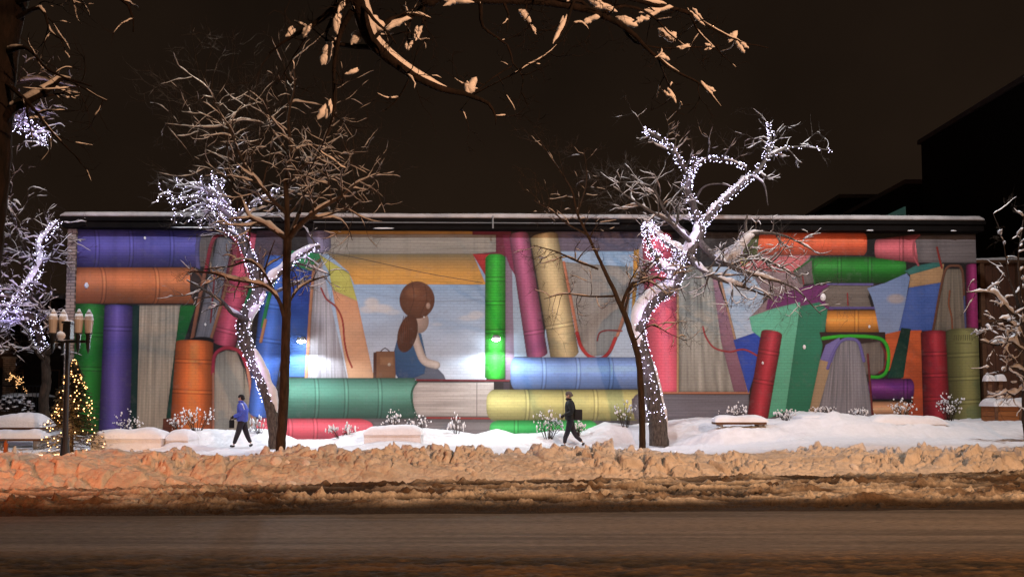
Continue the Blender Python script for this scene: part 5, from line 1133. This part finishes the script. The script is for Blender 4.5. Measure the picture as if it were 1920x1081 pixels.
# left: dark house, railing, parked car
def left_side():
    d = 46; x0 = P(-220, 700, d).x; x1 = P(112, 700, d).x; H = P(50, 560, d).z
    o = empty('house', (x0, d, 0), 'dark brick house far behind the snowy tree at the end of the building', 'house')
    MB().box(((x1 - x0) / 2, 4, H / 2), (x1 - x0, 8, H)).build('wall', mat('house_brick', (.05, .030, .024), .9, var=.4, scale=3), o)
    MB().box(((x1 - x0) / 2, 4, H + .15), (x1 - x0 + .4, 8.4, .3)).build('roof', M['snow'], o)
    gl = mat('dark_glass', (.01, .012, .014), .15)
    for k in range(5):
        for z in (1.6, 4.4):
            if z + 1.6 > H: continue
            f = MB().box((1.3 + k * 2.1, -.03, z + .7), (1.05, .08, 1.5)).build('window', M['wood'], o); MB().box((1.3 + k * 2.1, -.08, z + .7), (.9, .03, 1.34)).build('pane', gl, f)
    # car
    d = 36; x = P(52, 740, d).x; o = empty('parked_car', (x, d, .12), 'dark parked car with a snow-covered roof and bonnet beyond the snowy table', 'car')
    prof = [(-2.1, .35), (-2.15, .75), (-1.9, .92), (-1.25, .98), (-.75, 1.42), (.75, 1.45), (1.35, 1.0), (1.95, .88), (2.15, .65), (2.1, .35)]
    MB().prism(prof, -.85, .85, 'y').build('body', mat('car_paint', (.012, .013, .016), .25), o)
    MB().prism([(-1.12, 1.0), (-.70, 1.36), (-.05, 1.38), (-.05, 1.0)], -.862, -.84, 'y').prism([(.03, 1.0), (.03, 1.38), (.70, 1.38), (1.15, 1.0)], -.862, -.84, 'y').build('window', mat('car_glass', (.02, .022, .025), .1), o)
    for sx in (-1.35, 1.35):
        for sy in (-.78, .78):
            w_ = MB().cyl((sx, sy - .1, .32), (sx, sy + .1, .32), .33, n=20).build('wheel', mat('tyre', (.015, .015, .015), .8), o); MB().cyl((sx, sy - .115 if sy < 0 else sy + .095, .32), (sx, sy - .095 if sy < 0 else sy + .115, .32), .19, n=14).build('rim', M['concrete'], w_)
    MB().box((-2.13, -.55, .72), (.06, .3, .12)).build('headlight', mat('unlit_lens', (.3, .3, .3), .2), o); MB().box((-2.13, .55, .72), (.06, .3, .12)).build('headlight', mat('unlit_lens2', (.3, .3, .3), .2), o)
    lumpy_slab('snow', (0, 0, 1.43), (1.6, 1.6, .16), 51, o); lumpy_slab('snow', (-1.6, 0, .93), (.8, 1.5, .12), 52, o)
    # railing
    d = 29.5; x0 = P(-80, 700, d).x; x1 = P(84, 700, d).x; zt = P(40, 723, d).z; o = empty('railing', (x0, d, .15), 'thin black metal railing behind the snowy table', 'railing'); zt -= .15; W = x1 - x0
    MB().box((W / 2, 0, zt), (W, .05, .05)).box((W / 2, 0, .2), (W, .04, .04)).build('rail', M['dark_metal'], o)
    mb = MB()
    for k in range(int(W / .14)): mb.cyl((k * .14, 0, .2), (k * .14, 0, zt), .009, n=5)
    mb.build('bars', M['dark_metal'], o)
    for k in range(3): MB().box((.03 + k * (W - .06) / 2, 0, zt / 2), (.06, .06, zt + .1)).build('post', M['dark_metal'], o)
    # pale brick gate pillar
    d = 41; x = P(17, 700, d).x; H = P(17, 672, d).z; o = empty('brick_pillar', (x, d, 0), 'pale brick pillar beside the tiny lit tree', 'pillar'); MB().box((0, 0, H / 2), (.40, .40, H)).build('shaft', m_brick, o); MB().box((0, 0, H + .05), (.5, .5, .1)).build('cap', M['concrete'], o)
    # snow-topped hedge mound
    for i, (px, w_, lab) in enumerate(((28, 95, 'round snow-dusted bush just behind the snowy table'),)):
        d = 28.3; x = P(px, 750, d).x; r = random.Random(9); o = empty('bush', (x, d, .2), lab, 'bush'); T = []; B = MB(); H = P(px, 742, d).z - .2; W = w_ * d / F / 2
        for k in range(220):
            a = r.uniform(0, 6.28); f = r.random() ** .5; hh = H * math.sqrt(max(0, 1 - f * f)) * r.uniform(.85, 1.05) + .05; e = np.array([math.cos(a) * W * f, math.sin(a) * .6 * f, hh]); T.append((np.array([[e[0] * .2, e[1] * .2, 0], e * .6, e]), np.array([.012, .008, .003]), 3))
            if r.random() < .6: B.ball(e, (r.uniform(.03, .09), .05, r.uniform(.015, .035)), 1, k, .2)
        tube_mesh('branches', T, M['bark'], o); B.build('snow', M['snow'], o, True)
left_side()

# ================================================================== PEOPLE
def skinned(name, chains, m, parent, sub=2, root=0):
    """chains: list of lists of (point, radius or (rx, ry)); points at the same place are shared"""
    me = bpy.data.meshes.new(name); V, E, Rr, key = [], [], [], {}
    for ch in chains:
        prev = None
        for p, r in ch:
            k = tuple(round(c, 4) for c in p)
            if k not in key: key[k] = len(V); V.append(p); Rr.append(r if hasattr(r, '__len__') else (r, r))
            if prev is not None: E.append((prev, key[k]))
            prev = key[k]
    me.from_pydata(V, E, []); o = link_mesh(name, me, None, parent)
    sk = o.modifiers.new('skin', 'SKIN'); sk.use_smooth_shade = True
    for i, v in enumerate(me.skin_vertices[0].data): v.radius = Rr[i]; v.use_root = (i == root)
    sb = o.modifiers.new('sub', 'SUBSURF'); sb.levels = sub; sb.render_levels = sub
    bpy.context.view_layer.update(); dg = bpy.context.evaluated_depsgraph_get(); nm = bpy.data.meshes.new_from_object(o.evaluated_get(dg)); o.modifiers.clear(); o.data = nm
    nm.materials.clear(); nm.materials.append(m); nm.polygons.foreach_set('use_smooth', np.ones(len(nm.polygons), bool)); return o
def hand_chains(w_, d, up_, s=1.0):
    """palm + five curled fingers from wrist w_, pointing along d"""
    w_ = Vector(w_); d = Vector(d).normalized(); up_ = Vector(up_).normalized(); n = d.cross(up_).normalized(); ch = []
    palm = w_ + d * .055 * s
    for i, (off, L) in enumerate(((-.03, .062), (-.011, .076), (.010, .080), (.030, .070))):
        a = palm + up_ * off * s; k = palm + d * .03 * s + up_ * off * s; m_ = k + d * L * .5 * s + n * .012 * s; t = m_ + d * L * .3 * s + n * .03 * s
        ch.append([(tuple(w_), .028 * s), (tuple(palm), .030 * s), (tuple(k), .0105 * s), (tuple(m_), .0095 * s), (tuple(t), .008 * s)])
    th0 = w_ + d * .03 * s + up_ * .03 * s; ch.append([(tuple(w_), .028 * s), (tuple(th0), .014 * s), (tuple(th0 + d * .035 * s + up_ * .022 * s), .0115 * s), (tuple(th0 + d * .06 * s + up_ * .022 * s + n * .012 * s), .009 * s)])
    return ch
def person(px, foot_py, d, H, cfg, label):
    x = (px - 960) / F * d; z0 = gz(x, d) if cfg.get('z') is None else cfg['z']; o = empty('person', (x, d, z0), label, 'person', None); k = H / 1.70
    def q(a, b_, c): return (a * k, b_ * k, c * k)       # walks towards -x
    skin = mat('skin', (.42, .26, .19), .6); shoe = mat('boots', (.012, .011, .010), .6)
    hip = q(0, 0, .90); leg = cfg['leg']; arm = cfg['arm']
    body = [[(hip, .10 * k), (q(-.005, 0, 1.05), .105 * k), (q(-.02, 0, 1.25), .12 * k), (q(-.03, 0, 1.38), .09 * k), (q(-.045, 0, 1.46), .050 * k), (q(-.055, 0, 1.53), .055 * k), (q(-.06, 0, 1.60), (.082 * k, .075 * k)), (q(-.058, 0, 1.675), .05 * k)]]
    for s_, L in ((-1, leg[0]), (1, leg[1])):
        body.append([(hip, .10 * k), (q(0, s_ * .09, .86), .085 * k), (q(*L[0]), .058 * k), (q(*L[1]), .040 * k), (q(*L[2]), .030 * k)])
    for s_, A in ((-1, arm[0]), (1, arm[1])):
        w_ = q(*A[1]); body.append([(q(-.03, 0, 1.38), .09 * k), (q(-.02, s_ * .17, 1.37), .044 * k), (q(*A[0]), .034 * k), (w_, .025 * k)])
        body += hand_chains(w_, Vector(q(*A[1])) - Vector(q(*A[0])), (0, 0, 1), .95 * k)
    bd = skinned('body', body, skin, o)
    # face features as part of the head: nose, brow, ear
    f = MB(); f.ball(q(-.142, 0, 1.585), (.018 * k, .013 * k, .022 * k), 2).ball(q(-.055, -.080, 1.59), (.02 * k, .008 * k, .03 * k), 2).ball(q(-.055, .080, 1.59), (.02 * k, .008 * k, .03 * k), 2).ball(q(-.133, 0, 1.545), (.012 * k, .024 * k, .006 * k), 2).ball(q(-.115, 0, 1.515), (.03 * k, .03 * k, .02 * k), 2); f.build('face', skin, o, True)
    e = MB(); e.ball(q(-.130, -.030, 1.603), .009 * k, 1).ball(q(-.130, .030, 1.603), .009 * k, 1); e.build('eyes', M['dark_metal'], o, True)
    # trousers
    tr_ = [[(hip, .125 * k), (q(0, 0, .98), .13 * k)]]
    for s_, L in ((-1, leg[0]), (1, leg[1])): tr_.append([(hip, .125 * k), (q(0, s_ * .09, .84), .115 * k), (q(*L[0]), .09 * k), (q(*L[1]), .075 * k), (q(*[a * .15 + b_ * .85 for a, b_ in zip(L[1], L[2])]), .058 * k)])
    skinned('trousers', tr_, cfg['trousers'], o)
    for s_, L in ((-1, leg[0]), (1, leg[1])):
        t = L[3]; skinned('boot', [[(q(*L[2]), .050 * k), (q(L[2][0] + .02, L[2][1], L[2][2] - .045), .052 * k), (q(*t), .038 * k)]], shoe, o)
    ln = cfg['coat_len']
    jk = [[(q(0, 0, ln), (.19 * k, .20 * k)), (q(-.0, 0, ln + .12), (.20 * k, .20 * k)), (q(.005, 0, 1.08), (.18 * k, .19 * k)), (q(-.01, 0, 1.25), (.185 * k, .19 * k)), (q(-.02, 0, 1.37), (.15 * k, .15 * k)), (q(-.04, 0, 1.47), .085 * k)]]
    for s_, A in ((-1, arm[0]), (1, arm[1])):
        sl = catmull([q(-.02, s_ * .10, 1.38) + (.075 * k,), q(-.02, s_ * .19, 1.34) + (.088 * k,), q(*A[0]) + (.072 * k,), q(*A[1]) + (.052 * k,)], .03 * k); tube_mesh('sleeve', [(np.vstack([sl[:1, :3], sl[:, :3], sl[-1:, :3]]), np.concatenate([[.001], sl[:, 3] * (1 + .06 * np.sin(np.arange(len(sl)) * 1.9)), [.03 * k]]), 12)], cfg['coat'], o)
    if 0:
        jk.append([(q(-.025, 0, 1.37), .12 * k), (q(-.02, s_ * .20, 1.36), .105 * k), (q(*A[0]), .090 * k), (q(*[a * .1 + b_ * .9 for a, b_ in zip(A[0], A[1])]), .070 * k)])
    skinned('jacket', jk, cfg['coat'], o)
    for A in arm:                                           # gloves
        skinned('glove', [[(p, r * 1.35) for p, r in c] for c in hand_chains(q(*A[1]), Vector(q(*A[1])) - Vector(q(*A[0])), (0, 0, 1), .95 * k)], cfg['glove'], o)
    return o, q, k
blue = mat('blue_quilted_jacket', (.055, .10, .55), .6, var=.25, scale=9, bump=.012, bscale=12)
black = mat('black_coat', (.010, .012, .011), .8, var=.3); navy = mat('dark_trousers', (.010, .009, .016), .8); wool = mat('black_wool', (.008, .007, .007), .95)
# walker in blue
legs = (((-.10, -.09, .47), (-.165, -.09, .30), (-.24, -.09, .085), (-.36, -.09, .06)), ((.10, .09, .48), (.17, .09, .30), (.27, .09, .12), (.20, .09, .045)))
o, q, k = person(456, 838, 25.3, 1.66, dict(leg=legs, arm=(((.05, -.25, 1.13), (-.19, -.21, 1.0)), ((.04, .25, 1.12), (-.20, .18, .98))), trousers=navy, coat=blue, glove=wool, coat_len=.80), 'person in a bright blue quilted jacket and dark trousers walking, black hat on')
MB().ball(q(-.045, 0, 1.635), (.102 * k, .092 * k, .075 * k), 3, 1, .03).ball(q(.0, 0, 1.585), (.07 * k, .085 * k, .075 * k), 2, 2, .04).build('hat', wool, o, True)
st_ = mat('pale_strap', (.55, .56, .62), .7); tube_mesh('collar', [(catmull([q(-.11, -.03, 1.47) + (0,), q(-.05, -.09, 1.48) + (0,), q(.03, -.04, 1.47) + (0,)], .02)[:, :3], np.full(20, .03)[:len(catmull([q(-.11, -.03, 1.47) + (0,), q(-.05, -.09, 1.48) + (0,), q(.03, -.04, 1.47) + (0,)], .02))], 8)], blue, o)
c_ = catmull([q(-.02, -.16, 1.44) + (0,), q(.07, -.185, 1.36) + (0,), q(.115, -.185, 1.22) + (0,)], .03)[:, :3]; tube_mesh('reflective_stripe', [(c_, np.full(len(c_), .017), 6)], st_, o)
bag = empty('handbag', Vector(o.location) + Vector(q(-.27, -.20, .78)), 'small black bag hanging from the hands of the walker in blue', 'bag')
MB().box((0, 0, -.02), (.15, .09, .26), bevel=.03).build('pouch', wool, bag, True); c_ = catmull([(-.05, 0, .10, 0), (-.03, 0, .21, 0), (.03, 0, .21, 0), (.05, 0, .10, 0)], .03)[:, :3]; tube_mesh('strap', [(c_, np.full(len(c_), .010), 5)], wool, bag)
# walker in black with a shoulder bag
legs = (((-.09, -.09, .47), (-.17, -.09, .28), (-.19, -.09, .085), (-.31, -.09, .05)), ((.11, .09, .48), (.19, .09, .32), (.40, .09, .14), (.36, .09, .05)))
o, q, k = person(1069, 832, 25.4, 1.74, dict(leg=legs, arm=(((.02, -.25, 1.10), (-.19, -.22, .99)), ((.02, .25, 1.10), (-.15, .21, .98))), trousers=navy, coat=black, glove=wool, coat_len=.80), 'person in a black coat and grey bobble hat walking past the yellow painted spine')
MB().ball(q(-.045, 0, 1.645), (.105 * k, .095 * k, .08 * k), 3, 3, .04).ball(q(.055, 0, 1.60), (.04 * k, .04 * k, .04 * k), 2, 4, .1).ball(q(-.02, 0, 1.58), (.075 * k, .088 * k, .06 * k), 2, 5, .04).build('hat', mat('brown_grey_wool', (.10, .085, .075), .95), o, True)
MB().ball(q(-.05, 0, 1.475), (.10 * k, .10 * k, .045 * k), 3, 7, .06).build('scarf', wool, o, True)
bag = empty('shoulder_bag', Vector(o.location) + Vector(q(.24, -.16, 1.00)), 'flat black shoulder bag at the back hip of the walker in black', 'bag')
MB().box((0, 0, 0), (.24, .10, .34), bevel=.03).build('pouch', wool, bag, True); c_ = catmull([(-.08, 0, .15, 0), (-.20, .02, .34, 0), (-.26, .06, .42, 0)], .03)[:, :3]; tube_mesh('strap', [(c_, np.full(len(c_), .013), 5)], wool, bag)

# loose chunks of snow strewn on the bank and the plaza edge
def chunks():
    r = random.Random(12); P_, Rr_ = [], []
    bm = bmesh.new()
    for i in range(130):
        X_ = r.uniform(-10.5, 13); dd = r.choice((r.uniform(.2, 2.6), r.uniform(1.2, 2.6))); Y_ = yb(X_) + dd
        s_ = r.uniform(.025, .085) * (1.3 if r.random() < .15 else 1); pf = math.sin(min(1, dd / 1.7) * math.pi / 2) ** 1.15
        crest = P(960 + X_ / (yb(X_) + 2.0) * F, 846, yb(X_) + 2.0).z; z_ = (crest - .12) * pf
        m_ = Matrix.Translation((X_, Y_, z_)) @ Matrix.Rotation(r.uniform(0, 6), 4, (r.random(), r.random(), r.random() + .1)) @ Matrix.Diagonal((s_ * r.uniform(.7, 1.5), s_ * r.uniform(.6, 1.1), s_ * r.uniform(.5, 1), 1))
        q_ = bmesh.ops.create_icosphere(bm, subdivisions=2, radius=1, matrix=m_)
        for v in q_['verts']: v.co += Vector((r.uniform(-1, 1), r.uniform(-1, 1), r.uniform(-1, 1))) * s_ * .14
    me = bpy.data.meshes.new('snow_chunks'); bm.to_mesh(me); bm.free(); o = link_mesh('snow_chunks', me, M['snow'], None, False); tag(o, 'loose lumps of snow strewn over the bank', kind='stuff')
chunks()
